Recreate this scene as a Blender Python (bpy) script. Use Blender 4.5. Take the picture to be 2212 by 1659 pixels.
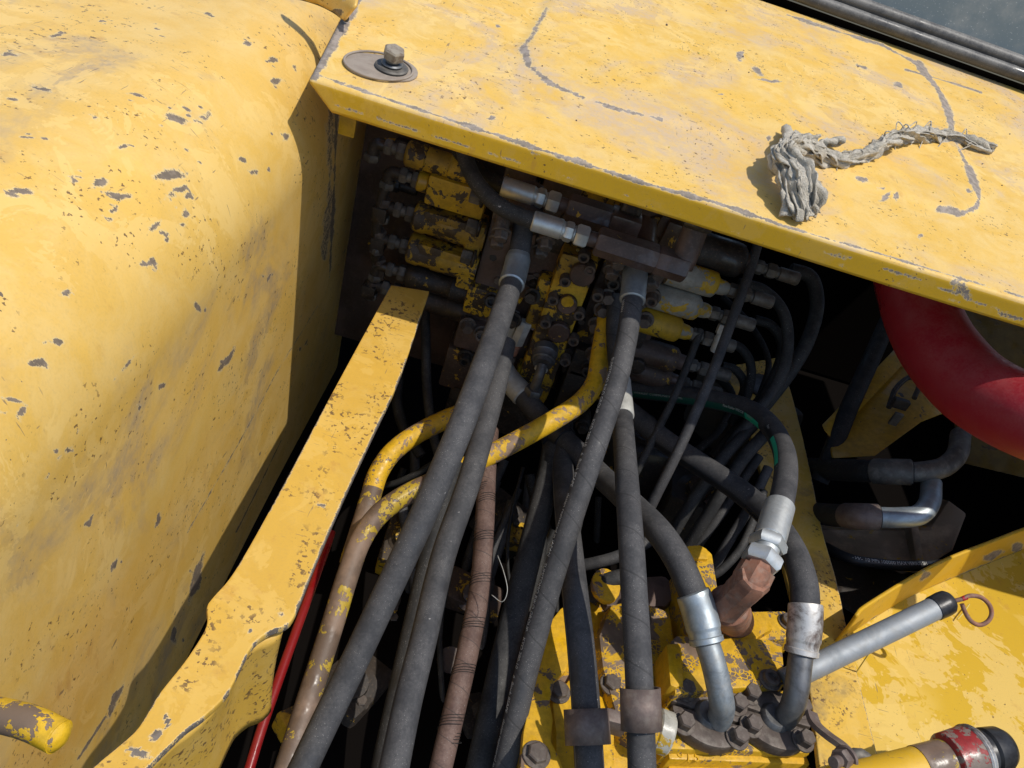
import bpy, bmesh, math, random
import numpy as np
from mathutils import Vector, Matrix, Quaternion
random.seed(7); np.random.seed(7)
for o in list(bpy.data.objects): bpy.data.objects.remove(o)
SC = bpy.context.scene
COL = SC.collection
PI = math.pi
# ------------------------------------------------------------------ camera
CAMZ = 1.2                       # height of the lens above the bay floor datum
F = 2009/1.1573                  # focal length in overview pixels (2212 x 1659)
def nrm(a):
    a = np.array(a, float); return a/np.linalg.norm(a)
_V = nrm([320, -1510, 2009]); _U = nrm([859, -2489, -2009]); _U = nrm(_U-_V*_U.dot(_V))
MC = np.array([np.cross(_V, _U), _V, _U])
def ray(px, py): return MC@np.array([(px-1106)/F, (py-829.5)/F, 1.0])
OFF = np.array([0, 0, CAMZ])
def at(px, py, D): return ray(px, py)*D+OFF               # D metres in front of the lens
def onZ(px, py, z): r = ray(px, py); return r*(z/r[2])+OFF  # z, x, y relative to the lens
def onX(px, py, x): r = ray(px, py); return r*(x/r[0])+OFF
def onY(px, py, y): r = ray(px, py); return r*(y/r[1])+OFF
ZD, TILT, YF = -0.36, 0.105, 0.94
def onDeck(px, py, h=0.0):
    r = ray(px, py); t = (ZD+h-TILT*YF)/(r[2]-TILT*r[1]); return r*t+OFF
cam_data = bpy.data.cameras.new('camera'); cam = bpy.data.objects.new('camera', cam_data); COL.objects.link(cam)
R_, D_, F_ = MC@np.array([1, 0, 0]), MC@np.array([0, 1, 0]), MC@np.array([0, 0, 1])
cam.matrix_world = Matrix(((R_[0], -D_[0], -F_[0], 0), (R_[1], -D_[1], -F_[1], 0), (R_[2], -D_[2], -F_[2], CAMZ), (0, 0, 0, 1)))
cam_data.sensor_width = 36; cam_data.lens = 36*2009/2560; cam_data.clip_start = 0.02; cam_data.clip_end = 200
SC.camera = cam
# ------------------------------------------------------------------ sky and sun
SUN_EL, SUN_AZ = math.radians(67), math.radians(113)   # azimuth clockwise from +Y
w = bpy.data.worlds.new('World'); SC.world = w; w.use_nodes = True
nt = w.node_tree; bg = nt.nodes['Background']
sky = nt.nodes.new('ShaderNodeTexSky'); sky.sky_type = 'NISHITA'; sky.sun_disc = False
sky.sun_elevation = SUN_EL; sky.sun_rotation = SUN_AZ
nt.links.new(sky.outputs[0], bg.inputs[0]); bg.inputs[1].default_value = 0.14
sl = bpy.data.lights.new('sun', 'SUN'); sl.energy = 3.15; sl.angle = math.radians(0.6); sl.color = (1, 0.95, 0.87)
so = bpy.data.objects.new('sun', sl); COL.objects.link(so)
sd = Vector((math.sin(SUN_AZ)*math.cos(SUN_EL), math.cos(SUN_AZ)*math.cos(SUN_EL), math.sin(SUN_EL)))
so.rotation_euler = sd.to_track_quat('Z', 'Y').to_euler(); so.location = (1.5, 2, 4)
SC.view_settings.view_transform = 'Standard'; SC.view_settings.look = 'None'
SC.view_settings.gamma = 1; SC.view_settings.exposure = 0.18; SC.view_settings.use_curve_mapping = False
# ------------------------------------------------------------------ materials
class NB:
    def __init__(s, name):
        s.m = bpy.data.materials.new(name); s.m.use_nodes = True; s.t = s.m.node_tree
        s.b = s.t.nodes['Principled BSDF']; tc = s.t.nodes.new('ShaderNodeTexCoord')
        s.obj = tc.outputs['Object']; s.uv = tc.outputs['UV']; s.nor = tc.outputs['Normal']
    def n(s, t): return s.t.nodes.new(t)
    def set(s, inp, v):
        if hasattr(v, 'links') or hasattr(v, 'is_output'): s.t.links.new(v, inp)
        elif isinstance(v, tuple) and len(v) == 3 and inp.type == 'RGBA': inp.default_value = (*v, 1)
        else: inp.default_value = v
    def map(s, vec, scale=(1, 1, 1), rot=(0, 0, 0)):
        k = s.n('ShaderNodeMapping'); s.set(k.inputs[0], vec); k.inputs['Scale'].default_value = scale; k.inputs['Rotation'].default_value = rot
        return k.outputs[0]
    def noise(s, scale, detail=4, rough=0.6, vec=None, dist=0.0):
        detail = min(detail, 5)
        k = s.n('ShaderNodeTexNoise'); s.set(k.inputs['Vector'], vec or s.obj); k.inputs['Scale'].default_value = scale
        k.inputs['Detail'].default_value = detail; k.inputs['Roughness'].default_value = rough; k.inputs['Distortion'].default_value = dist
        return k.outputs[0]
    def vor(s, scale, feature='F1', vec=None):
        k = s.n('ShaderNodeTexVoronoi'); k.feature = feature; s.set(k.inputs['Vector'], vec or s.obj); k.inputs['Scale'].default_value = scale
        return k.outputs['Distance']
    def step(s, v, lo, hi):
        k = s.n('ShaderNodeMapRange'); k.interpolation_type = 'SMOOTHSTEP'; s.set(k.inputs[0], v); s.set(k.inputs[1], lo); s.set(k.inputs[2], hi)
        return k.outputs[0]
    def math(s, op, a, b=0.0, c=0.0):
        k = s.n('ShaderNodeMath'); k.operation = op; s.set(k.inputs[0], a); s.set(k.inputs[1], b); s.set(k.inputs[2], c); return k.outputs[0]
    def mix(s, f, a, b):
        k = s.n('ShaderNodeMix'); k.data_type = 'RGBA'; s.set(k.inputs[0], f); s.set(k.inputs[6], a); s.set(k.inputs[7], b); return k.outputs[2]
    def attr(s, name):
        k = s.n('ShaderNodeAttribute'); k.attribute_name = name; return k.outputs['Fac']
    def sep(s, v):
        k = s.n('ShaderNodeSeparateXYZ'); s.set(k.inputs[0], v); return k.outputs
    def bump(s, h, strength=0.3, dist=0.002):
        k = s.n('ShaderNodeBump'); s.set(k.inputs['Height'], h); k.inputs['Strength'].default_value = strength; k.inputs['Distance'].default_value = dist
        s.t.links.new(k.outputs[0], s.b.inputs['Normal'])
    def out(s, color, rough=0.5, metal=0.0, spec=0.5):
        s.set(s.b.inputs['Base Color'], color); s.set(s.b.inputs['Roughness'], rough); s.set(s.b.inputs['Metallic'], metal)
        s.set(s.b.inputs['Specular IOR Level'], spec); return s.m

def paint(name, yellow, chalk, stain, chalk_lo=0.42, chalk_hi=0.62, stain_thr=0.55, chip_thr=0.66, speck=0.66, chipcol=(0.175, 0.148, 0.128), rough=0.55, stretch=(1, 1, 1), bare=(0.30, 0.22, 0.1)):
    s = NB(name)
    v = s.map(s.obj, stretch)
    big = s.noise(5, 7, 0.68, v, 0.6); med = s.noise(17, 8, 0.72, v, 0.4); fine = s.noise(90, 5, 0.7); tiny = s.noise(420, 2, 0.5)
    c = s.mix(s.step(med, chalk_lo, chalk_hi), yellow, chalk)
    c = s.mix(s.math('MULTIPLY', s.step(big, 0.5, 0.66), 0.55), c, tuple(min(1, k*1.12) for k in yellow))
    st = s.math('MULTIPLY', s.step(s.noise(4.2, 5, 0.66, v, 0.9), stain_thr, stain_thr+0.17), s.math('ADD', 0.45, s.math('MULTIPLY', s.step(fine, 0.36, 0.62), 0.55)))
    c = s.mix(s.math('MULTIPLY', st, 0.9), c, stain)
    c = s.mix(s.math('MULTIPLY', s.step(tiny, 0.45, 0.75), 0.12), c, bare)
    pt = s.math('MULTIPLY', s.step(s.noise(13, 5, 0.72, v, 0.8), 0.525, 0.545), s.step(s.noise(3.1, 3, 0.5), 0.44, 0.56))
    c = s.mix(s.math('MULTIPLY', pt, 0.55), c, tuple(min(1, k*f) for k, f in zip(chalk, (1.08, 1.1, 1.15))))
    # painted edge chips, speckles of rust, hair scratches
    sp = s.math('MULTIPLY', s.step(s.noise(170, 3, 0.6), speck, speck+0.02), s.step(s.noise(11, 3, 0.6), 0.47, 0.56))
    c = s.mix(s.math('MULTIPLY', sp, 0.85), c, (0.10, 0.055, 0.03))
    scv = s.map(s.obj, (34, 430, 60), (0.1, 0.05, 0.35)); sc2 = s.map(s.obj, (420, 30, 60), (0.0, 0.1, -0.5))
    scr = s.math('MAXIMUM', s.step(s.noise(1, 2, 0.5, scv), 0.70, 0.725), s.step(s.noise(1, 2, 0.5, sc2), 0.71, 0.735))
    scr = s.math('MULTIPLY', scr, s.step(s.noise(6, 2, 0.5), 0.5, 0.58))
    c = s.mix(s.math('MULTIPLY', scr, 0.75), c, (0.17, 0.12, 0.085))
    ch = s.step(s.noise(31, 6, 0.68, s.map(s.obj, (1, 1.7, 1), (0, 0, 0.4))), chip_thr, chip_thr+0.012)
    wr = s.math('ADD', s.attr('wear'), s.math('MULTIPLY', s.math('SUBTRACT', s.noise(85, 5, 0.78), 0.5), 1.6))
    wr = s.math('ADD', wr, s.math('MULTIPLY', s.math('SUBTRACT', s.noise(300, 3, 0.7, s.map(s.obj, (1, 2.2, 1), (0, 0, 0.5))), 0.5), 1.3))
    halo = s.math('MULTIPLY', s.step(wr, 0.2, 0.5), s.step(s.attr('wear'), 0.02, 0.3)); wear = s.math('MULTIPLY', s.step(wr, 0.50, 0.56), s.step(s.attr('wear'), 0.03, 0.1))
    c = s.mix(s.math('MULTIPLY', halo, 0.5), c, (0.66, 0.56, 0.36))
    c = s.mix(s.math('MULTIPLY', s.math('MULTIPLY', s.step(s.noise(38, 5, 0.7, s.map(s.obj, (1, 1, 0.35))), 0.57, 0.70), s.step(s.noise(5, 3, 0.5), 0.46, 0.6)), 0.35), c, (0.42, 0.20, 0.05))
    m = s.math('MAXIMUM', ch, wear)
    cc = s.mix(s.step(fine, 0.4, 0.62), chipcol, tuple(k*1.7 for k in chipcol))
    c = s.mix(s.math('MULTIPLY', m, 0.93), c, cc)
    h = s.math('SUBTRACT', s.math('MULTIPLY', fine, 0.5), s.math('MULTIPLY', m, 1.0))
    s.bump(h, 0.35, 0.0012)
    return s.out(c, s.math('ADD', rough, s.math('MULTIPLY', m, 0.2)), 0.0, 0.4)

def flaky(name, yellow=(0.62, 0.36, 0.02), amount=0.5, under=(0.075, 0.045, 0.03), dirt=0.5, scale=28, crack=False, rough=0.5, oil=0.3):
    """old yellow paint flaking off brown oily iron; amount is the share of paint left"""
    s = NB(name)
    a = s.noise(scale, 9, 0.72, None, 0.5); b = s.noise(scale*5, 6, 0.7); f = s.noise(260, 3, 0.6)
    thr = 0.5+(0.5-amount)*0.34
    mk = s.math('ADD', a, s.math('MULTIPLY', s.math('SUBTRACT', b, 0.5), 0.42))
    m = s.step(mk, thr, thr+0.012)
    y2 = s.mix(s.step(b, 0.35, 0.7), yellow, tuple(k*0.72 for k in yellow))
    u = s.mix(s.step(s.noise(14, 5, 0.6), 0.42, 0.62), under, tuple(k*1.9 for k in under))
    u = s.mix(s.math('MULTIPLY', s.step(f, 0.5, 0.75), 0.4), u, (0.17, 0.12, 0.08))
    if crack:
        e = s.vor(150, 'DISTANCE_TO_EDGE', s.map(s.obj, (1, 1, 1)))
        cr = s.math('MULTIPLY', s.step(e, 0.10, 0.05), s.step(s.noise(20, 3, 0.5), 0.46, 0.52))
        u = s.mix(cr, u, yellow)
    c = s.mix(m, u, y2)
    d = s.math('MULTIPLY', s.step(s.noise(9, 6, 0.65), 0.42, 0.66), dirt)
    c = s.mix(d, c, (0.045, 0.03, 0.018))
    s.bump(s.math('ADD', m, s.math('MULTIPLY', f, 0.5)), 0.5, 0.0009)
    r = s.math('SUBTRACT', rough+0.12, s.math('MULTIPLY', s.step(s.noise(22, 4, 0.6), 0.5, 0.6), oil))
    return s.out(c, r, 0.0, 0.5)

def rubber(name, base=(0.037, 0.037, 0.039), dust=(0.098, 0.094, 0.092), dustiness=0.55, wrap=0.0, rough=0.72, speck=True, stripe=False):
    s = NB(name)
    a = s.noise(26, 6, 0.65); f = s.noise(300, 3, 0.6); g = s.noise(900, 2, 0.5)
    gn = s.n('ShaderNodeNewGeometry'); nz = s.sep(gn.outputs['Normal'])[2]
    du = s.math('MULTIPLY', s.math('ADD', s.math('MULTIPLY', s.step(nz, -0.3, 0.95), 0.75), 0.25), s.step(s.math('ADD', a, s.math('MULTIPLY', s.math('SUBTRACT', f, 0.5), 0.5)), 0.30, 0.66))
    c = s.mix(s.math('MULTIPLY', du, dustiness), base, dust)
    if speck:
        k = s.math('MULTIPLY', s.step(g, 0.66, 0.72), s.step(a, 0.40, 0.6))
        c = s.mix(s.math('MULTIPLY', k, 0.7), c, (0.42, 0.40, 0.37))
        k2 = s.step(s.noise(150, 2, 0.4), 0.785, 0.80); c = s.mix(s.math('MULTIPLY', k2, 0.7), c, (0.45, 0.43, 0.4))
    h = s.math('MULTIPLY', f, 0.35)
    if wrap:
        u = s.sep(s.uv); ph = s.math('FRACT', s.math('ADD', s.math('MULTIPLY', u[0], 1/wrap), u[1]))
        ln = s.step(s.math('ABSOLUTE', s.math('SUBTRACT', ph, 0.5)), 0.030, 0.012)
        c = s.mix(s.math('MULTIPLY', ln, 0.55), c, (0.02, 0.02, 0.02)); h = s.math('ADD', h, s.math('MULTIPLY', s.step(ph, 0.5, 0.56), 0.6))
    if stripe:
        u = s.sep(s.uv); st = s.step(s.math('ABSOLUTE', s.math('SUBTRACT', u[1], stripe)), 0.008, 0.004)
        st2 = s.step(s.math('ABSOLUTE', s.math('SUBTRACT', u[1], stripe-0.09)), 0.007, 0.003)
        c = s.mix(s.math('MULTIPLY', s.math('MAXIMUM', st, st2), 0.5), c, (0.4, 0.39, 0.36))
    h = s.math('ADD', h, s.math('MULTIPLY', s.noise(45, 3, 0.6), 0.8))
    wet = s.step(s.noise(8, 5, 0.65), 0.56, 0.66); c = s.mix(s.math('MULTIPLY', wet, 0.45), c, tuple(k*0.8 for k in base))
    s.bump(h, 0.4, 0.0009)
    return s.out(c, s.math('SUBTRACT', rough, s.math('MULTIPLY', wet, 0.28)), 0.0, 0.35)

def metal(name, base, dark, rough=0.42, met=0.75, scale=30, amt=0.5, dust=0.25):
    s = NB(name)
    a = s.noise(scale, 7, 0.7, None, 0.5); f = s.noise(350, 3, 0.6)
    c = s.mix(s.math('MULTIPLY', s.step(a, 0.40, 0.66), amt), base, dark)
    d = s.math('MULTIPLY', s.step(s.noise(70, 6, 0.7), 0.44, 0.7), dust)
    c = s.mix(d, c, (0.30, 0.27, 0.22))
    s.bump(s.math('ADD', s.math('MULTIPLY', a, 0.6), s.math('MULTIPLY', f, 0.4)), 0.28, 0.0008)
    return s.out(c, s.math('ADD', rough, s.math('MULTIPLY', a, 0.25)), s.math('MULTIPLY', s.math('SUBTRACT', 1.0, d), met), 0.5)

M = {}
M['deck'] = paint('deck_yellow', (0.68, 0.415, 0.075), (0.72, 0.49, 0.16), (0.54, 0.40, 0.26), 0.36, 0.66, 0.455, 0.71, 0.63)
M['tank'] = paint('tank_yellow', (0.69, 0.425, 0.09), (0.72, 0.48, 0.15), (0.40, 0.29, 0.17), 0.36, 0.68, 0.485, 0.715, 0.63, chipcol=(0.115, 0.090, 0.070), rough=0.42)
M['rail'] = paint('rail_yellow', (0.57, 0.34, 0.05), (0.60, 0.38, 0.085), (0.56, 0.35, 0.07), 0.45, 0.7, 0.66, 0.735, 0.575, chipcol=(0.085, 0.075, 0.07))
M['rail2'] = paint('rail_yellow_grimy', (0.62, 0.38, 0.05), (0.65, 0.43, 0.11), (0.15, 0.115, 0.07), 0.45, 0.65, 0.545, 0.72, 0.57, chipcol=(0.085, 0.075, 0.07))
M['panel'] = paint('panel_yellow', (0.57, 0.35, 0.015), (0.66, 0.45, 0.11), (0.64, 0.44, 0.12), 0.505, 0.52, 0.8, 0.74, 0.66, stretch=(0.45, 0.45, 0.45))
M['lip'] = paint('lip_yellow', (0.62, 0.36, 0.015), (0.62, 0.37, 0.04), (0.66, 0.46, 0.17), 0.5, 0.6, 0.63, 0.71, 0.66)
M['valve'] = flaky('valve_brown', amount=0.20, under=(0.042, 0.027, 0.020), dirt=0.3, scale=20)
M['valve_y'] = flaky('valve_yellow', (0.60, 0.36, 0.018), 0.53, (0.034, 0.024, 0.015), 0.6, 24)
M['cap_y'] = flaky('cap_yellow_clean', (0.55, 0.33, 0.015), 0.82, (0.05, 0.035, 0.02), 0.3, 18)
M['cap_w'] = flaky('cap_grey_yellow', (0.60, 0.37, 0.02), 0.40, (0.26, 0.25, 0.21), 0.25, 16)
M['brown'] = flaky('brown_iron', amount=0.02, under=(0.060, 0.038, 0.030), dirt=0.25, scale=20)
M['dark'] = flaky('dark_oily_iron', amount=0.06, under=(0.016, 0.013, 0.011), dirt=0.5, scale=20, rough=0.5)
M['pump'] = flaky('pump_yellow', (0.66, 0.37, 0.008), 0.84, (0.13, 0.085, 0.055), 0.12, 20, True)
M['pump_b'] = flaky('pump_brown_cracked', (0.66, 0.38, 0.01), 0.56, (0.12, 0.085, 0.06), 0.1, 16, True)
M['pipe_y'] = flaky('pipe_yellow', (0.72, 0.43, 0.02), 0.62, (0.17, 0.115, 0.075), 0.0, 22)
M['pipe_b'] = flaky('pipe_brown', (0.50, 0.34, 0.03), 0.28, (0.12, 0.08, 0.055), 0.12, 16)
M['rub'] = rubber('hose_rubber', wrap=0.0)
M['rubwrap'] = rubber('hose_rubber_wrapped', wrap=0.052)
M['rubline'] = rubber('hose_rubber_lined', stripe=0.33)
M['rubdark'] = rubber('hose_rubber_dark', base=(0.022, 0.022, 0.022), dust=(0.09, 0.085, 0.08), dustiness=0.45)
M['rubblack'] = rubber('hose_rubber_black', base=(0.012, 0.012, 0.012), dust=(0.05, 0.047, 0.043), dustiness=0.4)
M['rubred'] = rubber('red_rubber', base=(0.30, 0.010, 0.020), dust=(0.36, 0.09, 0.085), dustiness=0.5, speck=False, rough=0.5)
M['redrod'] = rubber('red_plastic', base=(0.20, 0.005, 0.006), dust=(0.20, 0.025, 0.02), dustiness=0.3, speck=False, rough=0.4)
M['textile'] = rubber('brown_textile', base=(0.085, 0.050, 0.040), dust=(0.19, 0.125, 0.10), dustiness=0.6, wrap=0.031)
M['zinc'] = metal('zinc', (0.62, 0.64, 0.62), (0.30, 0.32, 0.32), 0.38, 0.8, 26, 0.55, 0.3)
M['zincb'] = metal('zinc_blue', (0.42, 0.47, 0.49), (0.20, 0.23, 0.25), 0.36, 0.75, 30, 0.6, 0.3)
M['zincr'] = metal('zinc_rusted', (0.60, 0.58, 0.54), (0.10, 0.065, 0.05), 0.42, 0.6, 34, 0.95, 0.25)
M['zincdust'] = metal('zinc_dusty', (0.50, 0.50, 0.46), (0.25, 0.24, 0.22), 0.55, 0.45, 26, 0.5, 0.5)
M['elbow'] = metal('dull_grey_tube', (0.27, 0.30, 0.315), (0.13, 0.145, 0.155), 0.45, 0.6, 36, 0.7, 0.35)
M['galv'] = metal('galvanised_grey', (0.34, 0.36, 0.37), (0.22, 0.24, 0.25), 0.5, 0.4, 22, 0.6, 0.25)
M['steel'] = metal('dark_steel', (0.16, 0.165, 0.17), (0.05, 0.045, 0.04), 0.4, 0.7, 28, 0.6, 0.2)
M['steelg'] = metal('grey_fitting', (0.13, 0.12, 0.105), (0.06, 0.05, 0.04), 0.5, 0.5, 28, 0.6, 0.35)
M['rustf'] = metal('rusty_flange', (0.105, 0.082, 0.068), (0.045, 0.034, 0.028), 0.5, 0.35, 40, 0.6, 0.3)
M['clamp'] = metal('clamp_brown', (0.17, 0.125, 0.105), (0.08, 0.06, 0.055), 0.45, 0.35, 60, 0.5, 0.3)
M['copper'] = metal('red_brown_elbow', (0.30, 0.135, 0.08), (0.15, 0.075, 0.05), 0.62, 0.15, 45, 0.8, 0.35)
M['boltr'] = metal('rusty_bolt', (0.30, 0.26, 0.20), (0.13, 0.08, 0.05), 0.6, 0.2, 90, 0.8, 0.35)
M['chip'] = metal('bare_plate', (0.31, 0.255, 0.20), (0.20, 0.155, 0.12), 0.65, 0.05, 40, 0.6, 0.25)
M['plastic'] = rubber('black_plastic', base=(0.018, 0.018, 0.019), dust=(0.055, 0.055, 0.055), dustiness=0.5, speck=False, rough=0.35)
M['seal'] = rubber('seal_rubber', base=(0.055, 0.055, 0.056), dust=(0.22, 0.21, 0.19), dustiness=0.7, rough=0.5)
M['white'] = NB('white_print').out((0.52, 0.52, 0.49), 0.6)
M['green'] = NB('green_print').out((0.03, 0.42, 0.24), 0.5)
M['dgreen'] = NB('dark_green_print').out((0.006, 0.07, 0.045), 0.5)
M['redpaint'] = flaky('red_band', (0.40, 0.015, 0.018), 0.60, (0.17, 0.13, 0.105), 0.25, 30)
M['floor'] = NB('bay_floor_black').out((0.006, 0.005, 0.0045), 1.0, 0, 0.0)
M['plate'] = flaky('brown_plate', (0.55, 0.34, 0.02), 0.2, (0.19, 0.15, 0.10), 0.15, 14)
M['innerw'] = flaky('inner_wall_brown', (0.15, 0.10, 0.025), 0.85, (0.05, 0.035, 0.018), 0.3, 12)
M['straw'] = NB('straw').out((0.62, 0.5, 0.14), 0.7)
M['bracket'] = flaky('bracket_yellow', (0.50, 0.29, 0.02), 0.93, (0.05, 0.035, 0.02), 0.25, 20)
s = NB('dusty_glass'); a_ = s.noise(9, 8, 0.7); f_ = s.noise(230, 3, 0.6)
c_ = s.mix(s.step(a_, 0.4, 0.7), (0.075, 0.10, 0.105), (0.15, 0.16, 0.15)); c_ = s.mix(s.math('MULTIPLY', s.step(s.noise(3.5, 4, 0.6), 0.56, 0.66), 0.6), c_, (0.17, 0.13, 0.08))
c_ = s.mix(s.math('MULTIPLY', s.step(f_, 0.62, 0.70), 0.5), c_, (0.32, 0.34, 0.33)); M['glass'] = s.out(c_, s.math('ADD', 0.28, s.math('MULTIPLY', a_, 0.4)), 0.0, 0.5)
s = NB('grey_cotton'); a_ = s.noise(60, 6, 0.7); f_ = s.noise(700, 3, 0.6)
c_ = s.mix(s.step(a_, 0.3, 0.7), (0.42, 0.375, 0.295), (0.70, 0.64, 0.53)); s.bump(s.math('ADD', f_, s.noise(240, 3, 0.6)), 1.0, 0.003); M['rag'] = s.out(c_, 0.95, 0, 0.1)
# ------------------------------------------------------------------ objects
def thing(name, label, cat, loc=(0, 0, 0), group=None):
    o = bpy.data.objects.new(name, None); COL.objects.link(o); o.location = loc; o.empty_display_size = 0.02
    tag(o, label, cat, group); return o
def tag(o, label, cat, group=None):
    o['label'] = label; o['category'] = cat
    if group: o['group'] = group
    return o
def obj(name, me, mat, parent=None, smooth=True):
    """link a mesh whose vertices are in scene coordinates; a child keeps them through its parent's offset"""
    o = bpy.data.objects.new(name, me)
    if mat is not None and not me.materials: me.materials.append(M[mat])
    COL.objects.link(o)
    if parent is not None:
        o.parent = parent
        pl = Vector((0, 0, 0)); q = parent
        while q is not None: pl += q.location; q = q.parent
        o.location = -pl
    if smooth: me.polygons.foreach_set('use_smooth', [True]*len(me.polygons))
    return o
def sharp(me, deg=35):
    me.set_sharp_from_angle(angle=math.radians(deg)); return me
def mesh(name, v, f, uv=None):
    me = bpy.data.meshes.new(name); me.from_pydata([tuple(map(float, p)) for p in v], [], f)
    if uv is not None:
        l = me.uv_layers.new(name='UVMap'); fl = []
        for face in uv:
            for c in face: fl += [c[0], c[1]]
        l.data.foreach_set('uv', fl)
    me.update(); return me
def cr(pts, step=0.006):
    """Catmull-Rom through the points, resampled evenly"""
    P = [np.array(p, float) for p in pts]
    if len(P) == 2: d = np.linalg.norm(P[1]-P[0]); n = max(2, int(d/step)+1); return np.array([P[0]+(P[1]-P[0])*i/(n-1) for i in range(n)])
    P = [2*P[0]-P[1]]+P+[2*P[-1]-P[-2]]; o = []
    for i in range(1, len(P)-2):
        for t in np.linspace(0, 1, 24, endpoint=False):
            a, b, c, d = P[i-1:i+3]
            o.append(0.5*((2*b)+(c-a)*t+(2*a-5*b+4*c-d)*t*t+(3*b-a-3*c+d)*t**3))
    o.append(P[-2]); o = np.array(o)
    s = np.r_[0, np.cumsum(np.linalg.norm(np.diff(o, axis=0), axis=1))]
    n = max(3, int(s[-1]/step)+1); t = np.linspace(0, s[-1], n)
    return np.array([np.interp(t, s, o[:, k]) for k in range(3)]).T
def frames(C):
    T = np.gradient(C, axis=0); T /= np.linalg.norm(T, axis=1)[:, None]
    # the second axis starts towards the lens side of the bay (up and near), then is carried along
    ref = np.array([0, -0.6, 0.8]); n = ref-T[0]*ref.dot(T[0]); n = nrm(n); N = [n]
    for i in range(1, len(C)):
        n = N[-1]-T[i]*N[-1].dot(T[i]); N.append(nrm(n))
    N = np.array(N); return T, N, np.cross(T, N)
def tube_mesh(name, C, r, n=20, cap=True, wob=0.0):
    """r: a number, or one radius per centre point"""
    T, N, B = frames(C); m = len(C); r = np.full(m, r) if np.isscalar(r) else np.asarray(r)
    s = np.r_[0, np.cumsum(np.linalg.norm(np.diff(C, axis=0), axis=1))]
    v = []; a = np.arange(n)*2*PI/n
    for i in range(m):
        rr = r[i]*(1+wob*np.sin(a*2+i*0.07)) if wob else r[i]
        v += list(C[i]+(np.outer(np.cos(a)*rr, N[i])+np.outer(np.sin(a)*rr, B[i])))
    f = []; uv = []
    for i in range(m-1):
        for j in range(n):
            k = (j+1) % n; f.append((i*n+j, i*n+k, (i+1)*n+k, (i+1)*n+j))
            uv.append(((s[i], j/n), (s[i], (j+1)/n), (s[i+1], (j+1)/n), (s[i+1], j/n)))
    if cap:
        for i, rev in ((0, True), (m-1, False)):
            ix = [i*n+j for j in range(n)]; ix = ix[::-1] if rev else ix
            f.append(tuple(ix)); uv.append([(s[i], 0)]*n)
    return mesh(name, v, f, uv)
def tube(name, pts, r, mat, parent=None, n=18, step=0.006, wob=0.0):
    return obj(name, sharp(tube_mesh(name, cr(pts, step), r, n, True, wob), 50), mat, parent)
def lathe_mesh(name, p0, p1, prof, n=24, rot=0.0):
    """prof: (t along the axis 0..1, radius) rings from p0 to p1"""
    p0, p1 = np.array(p0, float), np.array(p1, float); T = nrm(p1-p0)
    ref = np.array([0, 0, 1.0]) if abs(T[2]) < 0.9 else np.array([1.0, 0, 0]); N = nrm(np.cross(T, ref)); B = np.cross(T, N)
    v = []; f = []; a = np.arange(n)*2*PI/n+rot
    for t, r in prof: v += list(p0+(p1-p0)*t+np.outer(np.cos(a)*r, N)+np.outer(np.sin(a)*r, B))
    for i in range(len(prof)-1):
        for j in range(n): k = (j+1) % n; f.append((i*n+j, i*n+k, (i+1)*n+k, (i+1)*n+j))
    f.append(tuple(range(n))[::-1]); f.append(tuple((len(prof)-1)*n+j for j in range(n)))
    return mesh(name, v, f)
def lathe(name, p0, p1, prof, mat, parent=None, n=24, rot=0.0):
    return obj(name, sharp(lathe_mesh(name, p0, p1, prof, n, rot), 40), mat, parent)
def cyl(name, p0, p1, r, mat, parent=None, n=24, bev=0.12):
    L = np.linalg.norm(np.array(p1)-np.array(p0)); b = min(r*bev, L*0.4); t = b/L
    return lathe(name, p0, p1, [(0, r-b), (t, r), (1-t, r), (1, r-b)], mat, parent, n)
def hexn(name, p0, p1, r, mat, parent=None, rot=0.0):
    """hexagonal nut with chamfered ends"""
    L = np.linalg.norm(np.array(p1)-np.array(p0)); t = min(0.3, r*0.16/L)
    return lathe(name, p0, p1, [(0, r*0.86), (t, r), (1-t, r), (1, r*0.86)], mat, parent, 6, rot)
def bev(bm, off, seg=2):
    if off: bmesh.ops.bevel(bm, geom=[e for e in bm.edges if len(e.link_faces) == 2 and e.calc_face_angle(0) > 0.5], offset=off, segments=seg, affect='EDGES', profile=0.6)
def frombm(name, bm):
    me = bpy.data.meshes.new(name); bmesh.ops.recalc_face_normals(bm, faces=bm.faces); bm.to_mesh(me); bm.free(); return me
def box(name, c, size, mat, parent=None, bevel=0.003, rot=None):
    bm = bmesh.new(); bmesh.ops.create_cube(bm, size=1.0)
    for v in bm.verts: v.co = Vector((v.co.x*size[0], v.co.y*size[1], v.co.z*size[2]))
    bev(bm, bevel); 
    mt = (rot or Matrix.Identity(3)).to_4x4(); mt.translation = Vector(map(float, c)); bm.transform(mt)
    return obj(name, sharp(frombm(name, bm), 30), mat, parent)
def slab(name, pts, down, mat, parent=None, bevel=0.002, sub=None):
    """plate with the given outline (points on its upper face), extruded along the vector down"""
    bm = bmesh.new(); vs = [bm.verts.new(tuple(map(float, p))) for p in pts]; fc = bm.faces.new(vs)
    r = bmesh.ops.extrude_face_region(bm, geom=[fc]); d = Vector(map(float, down))
    for g in r['geom']:
        if isinstance(g, bmesh.types.BMVert): g.co += d
    bmesh.ops.recalc_face_normals(bm, faces=bm.faces); bev(bm, bevel, 2)
    bmesh.ops.triangulate(bm, faces=[q for q in bm.faces if len(q.verts) > 4])
    return obj(name, sharp(frombm(name, bm), 30), mat, parent)
_bolts = {}
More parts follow.
